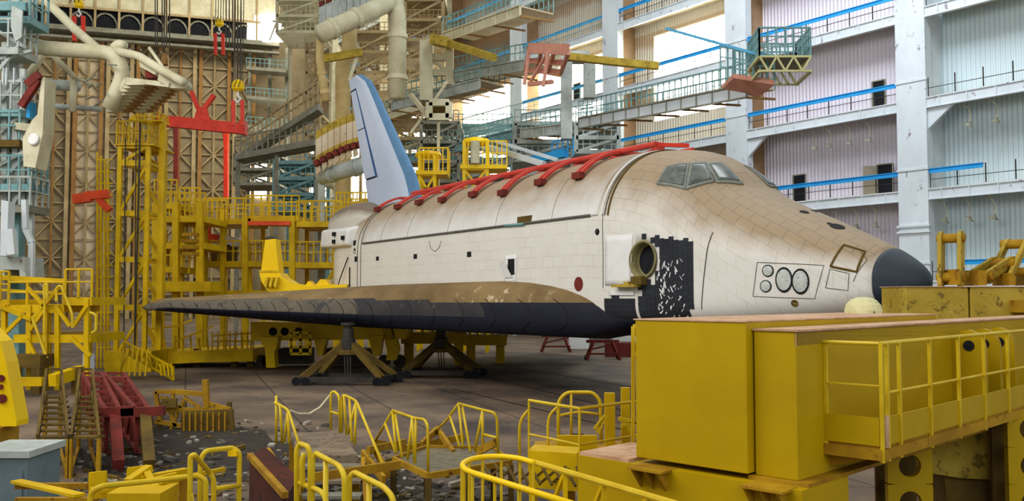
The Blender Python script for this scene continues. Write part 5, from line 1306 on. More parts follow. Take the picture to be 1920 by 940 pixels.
# oxide red girder frames on the floor
for k, (b0, f0, b1, f1, lab) in enumerate(((153, 200, 190, 226, 'dark red lattice frame lying on the floor, left one'), (195, 258, 232, 282, 'dark red lattice frame lying on the floor, right one'))):
    th = thing('girder_trestle', lab, 'frame', WZd((f0 + f1) / 2, 0, 22), 'red lattice frames')
    A, B, C_, D_ = WZd(b0, .95, 30), WZd(f0, .95, 20), WZd(b1, .95, 30), WZd(f1, .95, 20)
    dn = UP * -.85
    mb = MB()
    for a, b in ((A, B), (C_, D_)): lattice(mb, a, b, dn, 9, .07, x=False)
    mb.build('side_truss', REDD, th)
    mb = MB()
    for q in range(8): a, b = lerp(A, B, q / 7), lerp(C_, D_, q / 7); mb.bar(a, b, .07); mb.bar(a + dn, b + dn, .07)
    mb.bar(lerp(A, B, .2), lerp(C_, D_, .2), .35, .12); mb.build('cross_bar', REDD, th)
    MB().bar(B + Vector((-.3, -.1, 0)), D_ + Vector((.35, -.1, .05)), .14, .2).build('end_beam', REDD, th)
    MB().bar(lerp(B, D_, .6) + UP * -.1, WZd(f0 + 22, .12, 18.2), .22, .26).build('skid', REDD if k == 0 else OLIVE, th)
# step units
for k, (x0, x1, lab) in enumerate(((70, 128, 'brown wooden-tread step unit with side rails, left one'), (133, 186, 'brown wooden-tread step unit with side rails, beside the red frames'))):
    th = thing('step_unit', lab, 'steps', WZd((x0 + x1) / 2, 0, 18.5), 'brown step units')
    f0, f1 = WZd(x0, .75, 17.6), WZd(x1, .75, 17.6); b0, b1 = WZd(x0 + 16, 1.3, 20.5), WZd(x1 - 14, 1.3, 20.5)
    for n_ in range(8): a, b = lerp(f0, b0, n_ / 8), lerp(f1, b1, n_ / 8); MB().obox(a, b - a, (0, .26, 0), (0, 0, .04)).build('tread', OLIVE, th)
    mb = MB()
    for a, b in ((f0, b0), (f1, b1)):
        mb.bar(a - UP * .02, b, .05, .14)
        up_ = UP * .55; mb.bar(a + up_ * .1, b + up_, .05)
        for q in range(4): p = lerp(a, b, q / 3); mb.bar(p, p + up_ * (.1 + .9 * q / 3), .04); 
    mb.bar(b0 + UP * .55, b1 + UP * .55, .05); mb.build('side_frame', OLIVE, th)
    mb = MB()
    for p in (f0, f1): mb.bar(Vector((p.x, p.y, 0)), p, .07)
    for p in (b0, b1): mb.bar(Vector((p.x, p.y, 0)), p, .07)
    for q in range(5): a, b = lerp(f0, Vector((f0.x, f0.y, 0)), q / 5), lerp(f1, Vector((f1.x, f1.y, 0)), q / 5); 
    mb.bar(Vector((f0.x, f0.y, .1)), Vector((b0.x, b0.y, .1)), .06); mb.bar(Vector((f1.x, f1.y, .1)), Vector((b1.x, b1.y, .1)), .06); mb.build('leg', YELR, th)
# rusty yellow frame heap
th = thing('trolley_frame', 'rusty olive-yellow trolley frame with low panel lying on the floor', 'trolley', WZd(365, 0, 25))
mb = MB(); d_ = 24.
for (a, b, w_) in (((292, 735), (330, 735), .1), ((330, 735), (388, 740), .12), ((385, 712), (388, 765), .14), ((300, 770), (430, 768), .12), ((310, 745), (330, 800), .1), ((345, 745), (375, 765), .08), ((385, 755), (432, 768), .09), ((432, 768), (436, 808), .12), ((292, 735), (300, 790), .1), ((320, 805), (345, 750), .07), ((290, 790), (345, 800), .1), ((300, 745), (380, 785), .07), ((325, 730), (322, 800), .08)):
    mb.bar(W(*a, d_), W(*b, d_), w_); 
    if random.random() < .6: mb.bar(W(*a, d_ + 2), W(*b, d_ + 2), w_)
mb.build('frame_piece', YELR, th)
pl(pl(MB(), [(340, 772), (436, 768), (438, 812), (340, 815)], d_ - .3, .1), [(303, 748), (330, 748), (330, 765), (303, 765)], d_ - .2, .1).build('side_panel', OLIVE, th)
mb = MB()
for k in range(8): x = 345 + 11 * k; mb.bar(W(x, 773, d_ - .35), W(x, 810, d_ - .35), .04)
mb.build('panel_rib', YELR, th)
mb = MB()
for px in (300, 345, 430): mb.bar(WZd(px, 0, d_ + .3), WZd(px, .5, d_ + .3), .12); mb.bar(WZd(px, 0, d_ + 1.8), WZd(px, .5, d_ + 1.8), .12)
mb.build('leg', OLIVE, th)
random.seed(21)
FLOORD = mat('dark_floor_tone', '#2a2622', '#3a342c', .8, 2, c3='#57503f', spots=.66)  # near-black tone for two irregular patches on the floor
for k, (cx, cy, rx, ry, lab) in enumerate(((330, 850, 250, 62, 'dark irregular patch on the floor under the rubble, lower left'), (640, 905, 150, 45, 'dark irregular patch beneath the grey-decked stairs'))):
    pg = []
    for j in range(40): a = 2 * math.pi * j / 40; q = random.uniform(.8, 1.1); pg.append(WZ(cx + rx * q * math.cos(a), cy + ry * q * math.sin(a), .004))
    tag(MB().prism(pg, (0, 0, .006)).build('dark_floor_patch', FLOORD), lab, 'tint')
# scattered rubble on the near floor: uncountable
mb = MB()
for k in range(900):
    px = random.uniform(140, 960); py = random.uniform(790, 960) if px < 620 else random.uniform(850, 960)
    p = WZ(px, py, 0); s = random.uniform(.02, .1) * (1.6 if random.random() < .1 else 1); a = random.uniform(0, 3.1)
    u = Vector((math.cos(a), math.sin(a), random.uniform(-.2, .2))) * s * random.uniform(1, 3); v = Vector((-math.sin(a), math.cos(a), 0)) * s
    mb.obox(p, u, v, UP * s * random.uniform(.2, .8), m=random.choice((0, 0, 1, 2)))
ru = mb.build('rubble', [mat('rubble_grey', '#6d675e', '#3d3a36', .9, 4), OLIVE, mat('rubble_pale', '#a9a394', '#8f897a', .9, 4)]); tag(ru, 'scattered grey rubble and flakes on the near hangar floor', 'rubble', kind='stuff')
for k in range(3):
    p0 = WZ((640, 700, 560)[k], (850, 905, 800)[k], .01)
# ================================================================== upper structures
def frame3(mb, xa, xb, ya, yb, d_, dep, w_=.3, n=2, diag=True, dy=.0):
    """open steel box frame between picture columns/rows at distance d_"""
    A, B = W(xa, ya, d_), W(xb, yb, d_); zt, z0 = max(A.z, B.z), min(A.z, B.z)
    xs = [min(A.x, B.x), max(A.x, B.x)]
    for x in xs:
        for y in (d_, d_ + dep): mb.bar((x, y, z0), (x, y, zt), w_)
    for i in range(n + 1):
        z = z0 + (zt - z0) * i / n
        for y in (d_, d_ + dep): mb.bar((xs[0], y, z), (xs[1], y, z), w_)
        for x in xs: mb.bar((x, d_, z), (x, d_ + dep, z), w_)
        if diag and i < n:
            z2 = z0 + (zt - z0) * (i + 1) / n; mb.bar((xs[0], d_, z), (xs[1], d_, z2), w_ * .7); mb.bar((xs[1], d_ + dep, z), (xs[0], d_ + dep, z2), w_ * .7)
    return mb
# ---- right wall side: long gangway carrying blue rails
def gang(label, a, b, mt=WHITE, rmt=TEAL, h=1.2, wd=2.2, fas=.75, group='overhead gangways', hang=None, step=.55, truss=False):
    """a, b = (px, py of the floor edge, distance)"""
    A, B = W(*a), W(*b); d_ = (B - A); hz = Vector((d_.x, d_.y, 0)).normalized(); sd = Vector((-hz.y, hz.x, 0))
    if sd.y < 0: sd = -sd
    th = thing('overhead_gangway', label, 'gangway', lerp(A, B, .5) - UP * fas, group)
    MB().obox(A - UP * fas, B - A, sd * .12, UP * fas).build('fascia', mt, th)
    mb = MB(); L = (B - A).length
    n_ = int(L / 1.3)
    for i in range(n_ + 1): p = lerp(A, B, i / n_); mb.bar(p - UP * fas - sd * .04, p - sd * .04, .07)
    mb.bar(A - UP * fas - sd * .05, B - UP * fas - sd * .05, .1); mb.bar(A - sd * .05, B - sd * .05, .1); mb.build('fascia_rib', GREY if mt is WHITE else mt, th)
    MB().obox(A - UP * .1, B - A, sd * wd, UP * .1).build('deck', CEIL_, th)
    mb = MB()
    for i in range(int(L / 2.5) + 1): p = lerp(A, B, i / max(1, int(L / 2.5))); mb.bar(p - UP * fas, p + sd * wd - UP * fas * .8, .12)
    mb.build('joist', RUST, th)
    rail(th, [A, B], h, step, .04, rmt, (.5,), square=True); rail(th, [A + sd * wd, B + sd * wd], h, step, .04, rmt, (.5,), square=True)
    if truss: lattice(mb := MB(), A - UP * fas, B - UP * fas, UP * fas, int(L / 1.5), .08); mb.build('truss', mt, th)
    return th
gg = gang('long white gangway with teal railings crossing in front of the bright windows', (1085, 222, 64), (1400, 158, 50), WHITE, TEAL)
gang('white gangway continuing left from the window gangway', (978, 242, 72), (1110, 226, 66), PIPEG, TEAL)
gang('narrow pale gangway with hanging truss left of the bright windows', (735, 190, 74), (900, 148, 68), PIPEG, TEAL, wd=3)
gang('grey-blue gangway passing behind the fin, upper middle', (760, 292, 88), (962, 244, 80), TEAL, TEAL, wd=3)
gang('pale gangway low behind the orbiter spine', (850, 330, 86), (965, 290, 80), PIPEG, TEAL, wd=2)
gang('tan gangway high up near the top edge, left of the blue rails', (700, 220, 92), (880, 160, 84), PIPE, TEAL, wd=3)
gang('upper grey gangway below the red-lead platform', (850, 135, 72), (985, 112, 66), PIPEG, TEAL, wd=4)
gang('topmost grey gangway crossing at the upper centre', (830, 62, 70), (975, 10, 62), PIPE, TEAL, wd=3)
# hung cabin with yellow-green trussed underside
th = thing('hoist_cabin', 'teal railed hoist platform with pale yellow trussed floor hanging by the lilac wall', 'hoist platform', W(1470, 150, 47))
d_ = 46.; A, B = W(1424, 96, d_), W(1520, 106, d_)
A.z = B.z
sd = Vector((.2, 3, 0))
mb = MB()
for z in (0, -.75):
    for o in (Vector(), sd): mb.bar(A + o + UP * z, B + o + UP * z, .1)
    mb.bar(A + UP * z, A + sd + UP * z, .14); mb.bar(B + UP * z, B + sd + UP * z, .14)
for i in range(6):
    p, q = lerp(A, B, i / 6), lerp(A, B, (i + 1) / 6); mb.bar(p - UP * .75 * (i % 2), q - UP * .75 * ((i + 1) % 2), .09); mb.bar(p + sd, q + sd - UP * .75, .1)
mb.build('floor_truss', HOIST, th)
MB().obox(A, B - A, sd, UP * .06).build('deck', GREY, th)
rail(th, [A, B, B + sd], 1.5, .42, .045, TEAL, (.35, .7), square=True); rail(th, [A, A + sd, B + sd], 1.5, .42, .045, TEAL, (.35, .7), square=True)
th = thing('hoist_cabin', 'rusty open-truss platform just left of the trussed hoist platform', 'hoist platform', W(1400, 150, 48))
A, B = W(1375, 138, 49), W(1452, 150, 46.5); mb = MB().obox(A - UP * .25, B - A, (0, 3, 0), UP * .25); mb.build('deck', PINKB, th)
rail(th, [A, B], 1.3, .5, .05, TEAL, (.5,), square=True); rail(th, [A + Vector((0, 3, 0)), B + Vector((0, 3, 0))], 2.3, .6, .05, TEAL, (.5, .75), square=True)
MB().bar(A + UP * 1.2 + Vector((-3.5, 1, 1.6)), B + UP * 1.1, .14).build('stay', BLUEP, th)
# red-lead steel platform
th = thing('hanging_platform', 'faded pinkish-red open frame platform hanging at upper centre', 'platform', W(1030, 100, 58))
d_ = 58.; P0, P1 = W(992, 95, d_), W(1066, 98, d_ - 4); sd = Vector((-.2, 5, 0))
mb = MB()
for o in (0, .5, 1): mb.bar(P0 + sd * o, P1 + sd * o, .22, .35)
for q in (0, .33, .66, 1): mb.bar(lerp(P0, P1, q), lerp(P0, P1, q) + sd, .2, .3)
mb.build('frame_piece', PINKB, th)
MB().bar(P0 + UP * .25, P1 + UP * .25, .15, .5).build('fascia', PINKB, th)
mb = MB()
for q in (0, .5): p = lerp(P0, P1, q); mb.bar(p, p - UP * 2.2 + Vector((-.3, 0, 0)), .22)
mb.bar(P0 - UP * 2.2, lerp(P0, P1, .6) - UP * 1.9, .25); mb.bar(P0 - UP * 2.2, P0 + (P1 - P0) * .5, .15); mb.build('hanger', PINKB, th)
# white L-shaped steel frames
def portal(name, label, pts, d_, w_, mt, dep=0, group=None):
    th = thing(name, label, 'steel frame', W(pts[0][0], pts[0][1], d_), group)
    for a, b in zip(pts, pts[1:]): MB().bar(W(a[0], a[1], d_), W(b[0], b[1], d_), w_, w_).build('member', mt, th)
    return th
portal('white_portal', 'white steel portal frame hanging before the bright windows', [(1062, 262), (1062, 108), (1105, 108), (1105, 185)], 60, .75, PIPEG)
portal('white_portal', 'yellow-topped slanting arm reaching right from the white portal', [(1062, 106), (1150, 116), (1235, 124)], 58, .45, YELM)
th = thing('lattice_bracket', 'white lattice bracket frame at upper middle, right of the big pipe', 'steel frame', W(830, 150, 70))
MB().bar(W(800, 190, 70), W(800, 78, 70), 1.0).build('member', PIPE, th)
mb = MB().bar(W(800, 80, 70), W(845, 78, 70), .5).bar(W(843, 160, 70), W(843, 80, 70), .6).bar(W(800, 108, 70), W(843, 108, 70), .5).bar(W(800, 137, 70), W(843, 137, 70), .5).bar(W(806, 110, 70), W(840, 134, 70), .25); mb.build('bracing', PIPE, th)
MB().bar(W(812, 75, 69), W(845, 82, 68.5), 1.2, .7).bar(W(845, 82, 68.5), W(925, 108, 64), .6, .5).build('cantilever_arm', YELM, th)
th = thing('window_box_frame', 'white box frame with dark opening in front of the left bright window', 'steel frame', W(822, 215, 66))
mb = MB()
for y in (193, 220): mb.bar(W(805, y, 66), W(842, y, 66), .5)
for x in (805, 842): mb.bar(W(x, 193, 66), W(x, 222, 66), .5)
mb.build('frame', PIPE, th); MB().box(W(808, 196, 66.6), W(839, 217, 66.8)).build('dark_opening', OLIVE, th)
MB().bar(WZd(822, 0, 66.5), W(822, 220, 66.5), .2).bar(W(770, 178, 67), W(806, 222, 66), .3).bar(W(840, 152, 67), W(770, 250, 67), .18).build('strut', PIPE, th)
# big pale pipes, upper middle
def pipe(label, runs, r, mt=PIPE, col=True, group='large pale pipes', name='pipe'):
    th = thing(name, label, 'pipe', W(*runs[0]), group)
    P3 = smooth_path([W(*p) for p in runs], r * 2.5, 5); MB().tube(P3, r, 16).build('pipe_run', mt, th, smooth=True)
    if col:
        for i in range(0, len(runs) - 1):
            a, b = W(*runs[i]), W(*runs[i + 1]); d = (b - a).normalized()
            if (b - a).length > 6 * r:
                for q in (.25, .75): MB().lathe(lerp(a, b, q) - d * .15, d, [(r * 1.15, 0), (r * 1.15, .3)], 16).build('flange', mt, th)
    return th
pipe('thick pale pipe with a square bend running from top centre down to the gangway', [(600, 64, 58), (690, 24, 60), (738, 0, 62), (745, 30, 62), (745, 185, 62)], .62)
pipe('thick tan vertical pipe behind the fin tip', [(655, 20, 64), (655, 100, 64), (643, 120, 64), (643, 692, 64)], .55, TANP)
th_ = pipe('grey sloping pipe under the curved panel left of the fin', [(602, 332, 58), (690, 308, 56)], .5, PIPEG)
MB().bar(WZd(603, 0, 58.2), W(603, 334, 58.2), .4).build('column', PIPEG, th_)
pipe('thin tan vertical pipe beside the thick tan one', [(600, 75, 60), (600, 120, 60), (612, 190, 60)], .28, TANP)
th = thing('yellow_boom', 'yellow rusty boom crossing left of the fin tip', 'boom', W(640, 104, 60))
MB().bar(W(600, 112, 60), W(678, 98, 61), .4, .5).build('boom_arm', YELM, th); MB().bar(W(672, 98, 61), W(655, 152, 61), .2).bar(W(668, 80, 61), W(676, 98, 61), .2).build('stay', PIPE, th)
# diagonal panelled catwalk along the pipe
th = thing('panelled_catwalk', 'lilac-grey panelled catwalk with dark red brackets above the thick pale pipe', 'catwalk', W(640, 30, 60))
A, B = W(598, 55, 60), W(700, 5, 63)
mb = MB(); mm = MB(); 
for i in range(8):
    p, q = lerp(A, B, i / 8), lerp(A, B, (i + .9) / 8); mb.obox(p, q - p, (0, .15, 0), UP * 1.5); mm.obox(p + UP * 1.5 + Vector((0, -.1, 0)), (q - p) * .7, (0, .5, 0), UP * .35)
    mb.obox(p + UP * 2.0, q - p, (0, .15, 0), UP * 1.6)
mb.build('panel', PIPEG, th); mm.build('bracket', REDD, th)
# curved segmented panel left of fin
th = thing('curved_panel_bank', 'curved bank of tall cream panels with dark red lower brackets left of the fin', 'panel bank', W(630, 270, 57))
cp, rb_, up_ = MB(), MB(), MB()
n_ = 9
def cb(i, y): x = 592 + 11.6 * i; return W(x, y - 8.0 * i + .38 * i * i, 57 - .15 * i)
for i in range(n_):
    for (y0, y1, mb_) in ((262, 294, cp), (247, 262, up_), (294, 306, up_)):
        a, b, c, d = cb(i, y1), cb(i + .93, y1), cb(i + .93, y0), cb(i, y0); mb_.prism([a, b, c, d], (0, .2, 0))
    a, b = cb(i, 309), cb(i + .7, 309); rb_.bar(a, b, .5, .35)
    a, b, c, d = cb(i + .1, 330), cb(i + .8, 326), cb(i + .6, 311), cb(i, 312); cp.prism([a, b, c, d], (0, .2, 0))
cp.build('cream_panel', CEIL_, th); up_.build('olive_panel', YELM, th); rb_.build('red_bracket', REDD, th)
# ---- left side: arm, pipe frame and serrated stack
th = thing('tubular_gantry', 'big pale tubular gantry arm with serrated plates, upper left', 'gantry', W(180, 100, 40))
d_ = 40.
def tb(pts, r, name='tube_member', mt=PIPE): return MB().tube(smooth_path([W(x, y, d_ + (dd if len((x, y)) else 0)) for x, y, dd in pts], r * 1.5, 3), r, 14).build(name, mt, th, smooth=True)
tb([(60, 84, 0), (80, 90, 0), (213, 100, 0), (232, 135, 0), (222, 165, 0), (203, 205, 0)], .33)
tb([(85, 158, 3), (148, 162, 3)], .25, mt=PIPEG)
tb([(85, 0, 1), (140, 55, 1), (185, 93, 0)], .2); tb([(145, 58, 1), (185, 95, .5)], .12)
tb([(95, 100, 2), (140, 145, 2)], .13); tb([(215, 95, 0), (260, 105, -1), (300, 130, -2), (345, 155, -3)], .18)
tb([(280, 90, -1), (312, 135, -2)], .07); tb([(80, 105, 2), (45, 150, 2)], .16); tb([(138, 145, 2.5), (136, 210, 2.5)], .16); tb([(140, 145, 2.5), (175, 160, 2.5)], .1)
tb([(88, 198, 4), (190, 205, 4)], .13, mt=PIPEG)
tb([(213, 92, 0), (222, 82, 0), (235, 88, 0)], .22, 'knuckle')
sr = MB(); s2_ = MB()
for k in range(9):
    y = 158 + 6.3 * k; x0 = 238 - 4.6 * k; x1 = 350 - 7.5 * k; dd = d_ - 1 + .35 * k
    a, b = W(x0, y, dd), W(x1, y - 1, dd); sr.bar(a, lerp(a, b, .36), .3, .13); s2_.bar(lerp(a, b, .36), lerp(a, b, .46), .3, .12, m=0); s2_.bar(lerp(a, b, .5), lerp(a, b, .6), .34, .14); sr.bar(lerp(a, b, .6), lerp(a, b, .85), .34, .14); s2_.bar(lerp(a, b, .85), b, .3, .12)
sr.build('serrated_plate', PIPE, th); s2_.build('rusty_block', RUST, th)
MB().prism([W(300, 130, 38), W(350, 150, 38), W(352, 160, 38), W(345, 166, 38), (W(320, 165, 38)), W(295, 150, 38)], (0, .6, 0)).prism([W(260, 105, 39), W(300, 128, 38.5), W(290, 140, 38.5), W(262, 125, 39)], (0, .4, 0)).build('nose_plate', PIPE, th)
MB().box(W(272, 128, 39), W(300, 150, 39.4)).build('rusty_box', REDD, th)
MB().bar(W(207, 200, 40.5), W(240, 150, 39.6), .25).bar(W(240, 150, 39.6), W(320, 160, 38), .2).build('under_beam', PIPE, th)
mb = MB()
for k in range(22): x = random.uniform(150, 300); y = random.uniform(90, 135) if x > 200 else random.uniform(150, 190); mb.bar(W(x, y, d_ + random.uniform(-1, 2)), W(x + random.uniform(-18, 18), y + random.uniform(-22, 22), d_ + random.uniform(-1, 2)), .06)
mb.build('loose_conduit', GREY, th)
# far-left stacked galleries
th = thing('gallery_stack', 'stack of teal and white railed galleries and frames along the left edge', 'galleries', WZd(20, 0, 40))
d_ = 38.
for k, (y, x1, mt_) in enumerate(((30, 62, TEAL), (88, 40, PIPEG), (205, 46, TEAL), (262, 42, GREY), (345, 60, TEAL), (385, 62, GREY))):
    a = W(-80, y, d_); b = W(x1 - 6, y, d_); b.z = a.z
    MB().obox(a - UP * .3, b - a, (0, 1.6, 0), UP * .3).build('deck', mt_ if k != 3 else OLIVE, th)
    rail(th, [a, b, b + Vector((0, 1.5, 0))], 1.2, .45, .045, TEAL if k in (0, 3, 4) else PIPEG, (.5,), square=True)
mb = MB()
for (x, y0, y1) in ((60, 0, 40), (44, 130, 400), (30, 210, 390), (10, 80, 420), (58, 270, 460)): mb.bar(W(x, y1, d_ + .5), W(x, y0, d_ + .5), .22)
for (a, b) in (((0, 130), (40, 80)), ((0, 190), (44, 145)), ((0, 250), (40, 215)), ((5, 340), (40, 300)), ((0, 110), (60, 95)), ((20, 180), (48, 200)), ((0, 60), (50, 90)), ((0, 310), (55, 280)), ((15, 400), (45, 350))): mb.bar(W(*a, d_ + .3), W(*b, d_ + .3), .14)
mb.build('frame', PIPEG, th)
for px in (-40, 30): MB().bar(WZd(px, 0, d_ + 1.6), W(px, 0, d_ + 1.6), .4).build('column', PIPEG, th)
MB().bar(WZd(30, 0, 39), W(30, 380, 39), .5).build('column', TEAL, th)
mb = MB()
for (x, y0, y1) in ((4, 128, 158), (10, 128, 158), (24, 128, 158)): mb.box(W(x, y1, d_ - .1), W(x + 5, y0, d_))
mb.build('lilac_slat', WHITE, th)
MB().prism([W(22, 10, 37.5), W(42, 20, 37.5), W(40, 70, 37.5), W(28, 78, 37.5), W(20, 50, 37.5)], (0, .08, 0)).build('hanging_sheet', PIPEG, th)
MB().box(W(-40, 5, d_ - .2), W(52, 22, d_)).build('teal_window', TEAL, th)
th = thing('curved_white_housing', 'white curved housing with round lamp-like end hanging at the left', 'housing', W(62, 280, 36))
d_ = 36.
MB().prism([W(78, 145, d_), W(84, 145, d_), (W(80, 250, d_)), W(66, 315, d_), W(44, 312, d_), W(42, 260, d_), W(60, 225, d_), W(70, 215, d_)], (0, .9, 0)).build('shell', PIPE, th)
MB().lathe(W(64, 262, d_), (-.2, -1, .1), [(.24, 0), (.24, .06), (.2, .09)], 16).build('round_end', SEAL, th)
MB().bar(W(52, 160, d_), W(76, 140, d_), .3).bar(W(40, 200, d_), W(72, 150, d_), .25).build('arm', REDD, th)
MB().bar(W(62, 240, d_ + .3), W(30, 236, d_ + 2.6), .3).build('wall_arm', PIPE, th)
MB().box(W(50, 190, d_ + .3), W(68, 225, d_ + .8)).build('blue_slats', BLUE, th)
th = thing('grey_hood', 'pale grey rectangular hood above the trestle platform at far left', 'hood', W(25, 505, 38))
MB().prism([W(-40, 480, 37), W(46, 482, 37), W(48, 530, 37), W(38, 530, 37), W(36, 506, 37), W(8, 506, 37), W(8, 530, 37), W(-40, 530, 37)], (0, 1.5, 0)).build('shell', PIPEG, th)
MB().bar(W(46, 375, 37.5), W(48, 430, 37.5), .2).bar(W(48, 430, 37.5), W(60, 455, 37.5), .2).bar(W(60, 455, 37.5), W(58, 530, 37.5), .2).build('conduit', WHITE, th)
MB().prism([W(2, 375, 36.5), W(16, 378, 36.5), W(12, 480, 36.5), W(0, 480, 36.5)], (0, .5, 0)).build('white_panel', WHITE, th)
MB().bar(W(20, 430, 36.5), W(24, 478, 36.5), .3).build('lilac_strut', WHITE, th)
# ---- red lifting beam, hooks and ropes
th = thing('lifting_beam', 'bright red lifting beam with A-shaped yoke hanging before the hangar door', 'lifting beam', W(378, 235, 62))
d_ = 62.
MB().bar(W(296, 226, d_), W(457, 242, d_), .5, .75).build('beam', RED, th)
MB().prism([W(294, 214, d_ - .3), W(304, 216, d_ - .3), (W(306, 236, d_ - .3)), W(294, 235, d_ - .3)], (0, .7, 0)).prism([W(448, 224, d_ - .3), W(459, 226, d_ - .3), W(459, 252, d_ - .3), W(448, 250, d_ - .3)], (0, .7, 0)).build('end_plate', RED, th)
MB().prism([W(360, 236, d_ - .1), W(370, 200, d_ - .1), (W(386, 200, d_ - .1)), W(396, 238, d_ - .1)], (0, .3, 0)).bar(W(371, 202, d_), W(359, 172, d_), .28).bar(W(384, 202, d_), W(402, 178, d_), .28).build('yoke', RED, th)
th = thing('crane_hook', 'striped black and yellow crane hook block with red shackles, right of the lifting beam yoke', 'hook block', W(446, 185, 60), 'crane hook blocks')
def hookblock(th, px, py, d_, red=True, k=1.):
    o = W(px, py, d_)
    MB().lathe(o + UP * .3 * k, UP, [(.2 * k, 0), (.4 * k, .15 * k), (.42 * k, .5 * k), (.3 * k, .7 * k), (.1 * k, .8 * k)], 14).build('block', YELB, th)
    mb = MB()
    for j in range(3): mb.bar(o + Vector((-.4 + .27 * j, -.42, .5)) * 1, o + Vector((-.25 + .27 * j, -.42, .95)), .08, .02)
    mb.build('black_stripe', DARK, th)
    MB().tube([o + Vector((0, 0, .3 * k)), o, o + Vector((.2, 0, -.2)) * k, o + Vector((0, 0, -.45)) * k, o + Vector((-.2, 0, -.25)) * k], .09 * k, 8).build('hook', SEAL, th)
    if red: MB().bar(o + Vector((-.3, 0, -.3)), o + Vector((-.25, 0, -2.)), .22).bar(o + Vector((.3, 0, -.3)), o + Vector((.35, 0, -2.)), .22).build('shackle', RED, th)
    t = W(px, -25, d_)
    mb = MB()
    for j in range(4): x = o.x - .3 + .2 * j; mb.bar((x, d_, o.z + 1.0 * k), (x, d_, t.z), .045)
    mb.build('wire_rope', ROPE, th)
hookblock(th, 446, 180, 60)
th = thing('crane_hook', 'small crane hook block with red shackles near the top right of the door', 'hook block', W(411, 60, 70), 'crane hook blocks'); hookblock(th, 411, 56, 70, k=.8)
th = thing('crane_hook', 'red and black striped hook block above the pale gantry pipe, upper left', 'hook block', W(148, 25, 60), 'crane hook blocks'); hookblock(th, 148, 22, 60, k=.75)
th = thing('wire_rope_bundle', 'bundle of dark hanging wire ropes ending in a small weight, upper left', 'ropes', W(307, 110, 60))
mb = MB()
for x in (291, 295, 304, 308, 312, 318): mb.bar(W(x, 85 if x != 308 else 105, 60), W(x, -25, 60), .06)
mb.build('wire_rope', ROPE, th); MB().lathe(W(307, 122, 60), UP, [(.3, 0), (.3, .3), (.1, .8)], 8).build('weight', RUST, th)
th = thing('wire_rope_bundle', 'bundle of dark hanging wire ropes beside the small hook block', 'ropes', W(430, 90, 66))
mb = MB()
for x in (424, 430, 436, 441, 446, 452): mb.bar(W(x, 160 if x > 440 else 90, 60), W(x, -25, 60), .06)
mb.build('wire_rope', ROPE, th)
for k, (x, y0, y1, lab) in enumerate(((330, 235, 345, 'thin red vertical cable tray left of centre on the hangar door'), (424, 245, 375, 'thin red vertical cable tray under the red beam end'))):
    th = thing('red_cable_tray', lab, 'cable tray', W(x, y1, 100), 'red cable trays'); mb = MB()
    mb.bar(W(x, y0, 134), W(x, y1, 134), .6); mb.bar(W(x - 4, y0, 134), W(x + 2, y1 - 40, 134), .35); mb.build('tray', REDD if k == 0 else RED, th)
th = thing('white_canopy_unit', 'white domed unit with red frame standing on the yellow scaffold deck', 'equipment', W(425, 490, 58))
MB().prism([W(394, 468, 57), W(398, 452, 57), (W(412, 444, 57)), W(430, 443, 57), W(444, 452, 57), W(444, 462, 57), W(425, 462, 57), W(405, 470, 57)], (0, 2, 0)).build('dome', SEAL, th)
MB().bar(W(389, 415, 57), W(389, 470, 57), .35).bar(W(389, 445, 57), W(410, 448, 57), .5).build('red_frame', ORNG, th)
MB().box(W(395, 490, 57), W(445, 462, 58.5)).build('base', OLIVE, th)
# ---- clutter frames in the middle distance
def clutter(label, xa, xb, ya, yb, d_, dep, mt, n=3, w_=.25, rl=True, loose=8, seed=1, name='steel_staging'):
    random.seed(seed); th = thing(name, label, 'staging', W((xa + xb) / 2, yb, d_), 'steel stagings')
    frame3(MB(), xa, xb, ya, yb, d_, dep, w_, n).build('frame', mt, th)
    A, B = W(xa, ya, d_), W(xb, yb, d_); z0, z1 = B.z, A.z
    for i in range(n + 1):
        z = z0 + (z1 - z0) * i / n
        MB().box((A.x, d_, z - .12), (B.x, d_ + dep, z + .12)).build('deck', mt, th)
        if rl: rail(th, [(A.x, d_, z), (B.x, d_, z)], 1.15, .5, .04, mt, (.5,), square=True)
    mb = MB()
    for i in range(loose): x = random.uniform(A.x, B.x); z = random.uniform(z0, z1); mb.bar((x, d_ + random.uniform(0, dep), z), (x + random.uniform(-2, 2), d_ + random.uniform(0, dep), z + random.uniform(-2.5, 2.5)), random.uniform(.06, .18))
    mb.build('loose_bar', mt, th)
    lg = MB()
    for x in (A.x, B.x): lg.bar((x, d_ + dep, 0), (x, d_ + dep, z0), w_)
    lg.build('leg', mt, th)
    return th
clutter('teal steel staging in the mid distance left of the curved panel bank', 515, 592, 305, 395, 90, 6, TEAL, 3, .35, loose=14, seed=3)
clutter('grey staging right of the fin at mid height', 790, 860, 230, 340, 84, 6, GREY, 3, .3, loose=16, seed=4)
clutter('tan staging behind the fin tip and thick pipes', 665, 735, 60, 250, 105, 5, TAN, 5, .35, loose=26, seed=5)
clutter('pale tan staging with cross bars just right of the fin edge', 725, 800, 190, 330, 92, 6, TAN, 4, .35, loose=24, seed=6)
clutter('teal staging with rails behind the yellow tower tops', 840, 960, 235, 330, 92, 5, TEAL, 3, .28, loose=22, seed=7)
clutter('rust-tan staging high left of the thick pale pipe', 575, 598, 60, 330, 100, 5, TAN, 7, .3, loose=16, seed=9)
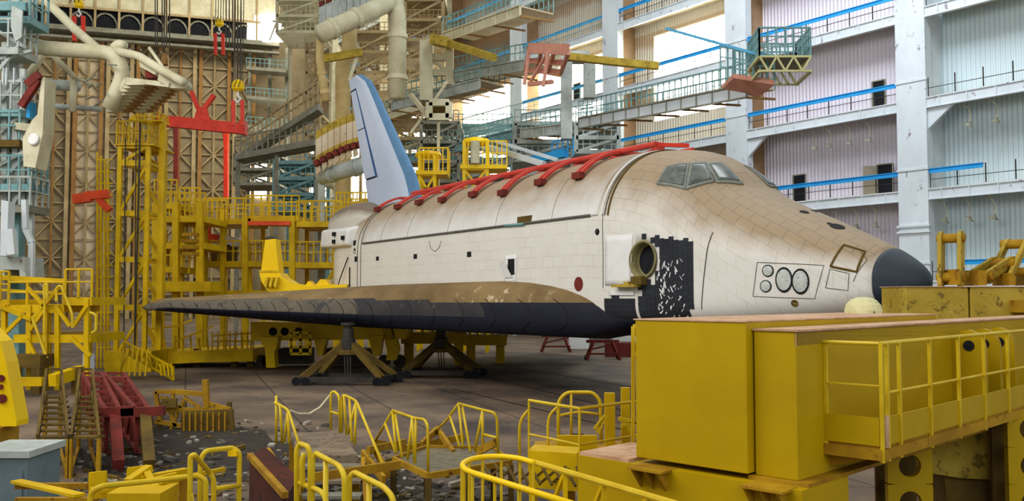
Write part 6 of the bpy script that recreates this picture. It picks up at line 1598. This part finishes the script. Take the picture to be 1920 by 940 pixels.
clutter('white staging above the orbiter spine left of the windows', 965, 1075, 232, 300, 74, 5, PIPEG, 2, .35, loose=14, seed=10)
clutter('pale grey staging at the top centre, left of the thick pipe bend', 520, 600, 0, 60, 96, 6, PIPE, 2, .3, loose=14, seed=11)
clutter('brown staging at top between thick pipe and blue rails', 760, 830, 0, 150, 99, 5, TAN, 4, .35, loose=26, seed=12)
clutter('grey lower staging in front of the far corner', 440, 520, 290, 345, 110, 6, GREY, 2, .35, loose=14, seed=13)
clutter('pale low staging behind the red ribs near the cockpit roof', 1080, 1160, 232, 285, 66, 4, PIPEG, 2, .3, loose=10, seed=14)
th = thing('blue_guard_rail', 'bright blue railing piece just behind the front red ribs', 'railing', W(1050, 300, 60))
MB().bar(W(1000, 300, 62), W(1060, 288, 60), .5, .5).build('rail_board', BLUE, th); rail(th, [W(1035, 300, 61), W(1075, 292, 60)], 1.2, .4, .05, BLUE, (.5,), square=True)
th = thing('diagonal_strut', 'pair of long white diagonal struts behind the right yellow tower top', 'strut', W(1000, 300, 58))
MB().bar(W(888, 268, 60), W(1020, 308, 56), .35).bar(W(930, 265, 60), W(1045, 300, 56), .2).build('strut_bar', WHITE, th)
pipe('pale vent pipe with elbow behind the orbiter tail scaffold', [(600, 335, 70), (640, 345, 70), (641, 642, 70)], .55, PIPE)
# sloping stair flight at far left corner
th = thing('sloping_catwalk', 'long grey sloping catwalk with railing left of the curved panel bank', 'catwalk', W(530, 250, 75))
A, B = W(452, 296, 78), W(596, 205, 70); MB().obox(A, B - A, (0, 2, 0), UP * .5).build('deck', GREY, th); rail(th, [A + UP * .5, B + UP * .5], 1.6, .7, .07, TAN, (.5,), square=True)
A, B = W(440, 300, 76), W(590, 272, 72); MB().obox(A, B - A, (0, 2.5, 0), UP * .5).build('lower_deck', GREY, th); rail(th, [A + UP * .5, B + UP * .5], 1.4, .6, .06, GREY, (.5,), square=True)
for q in (0, .5, 1): p = lerp(A, B, q); MB().bar((p.x, p.y + 1, 0), (p.x, p.y + 1, p.z), .3).build('leg', GREY, th)
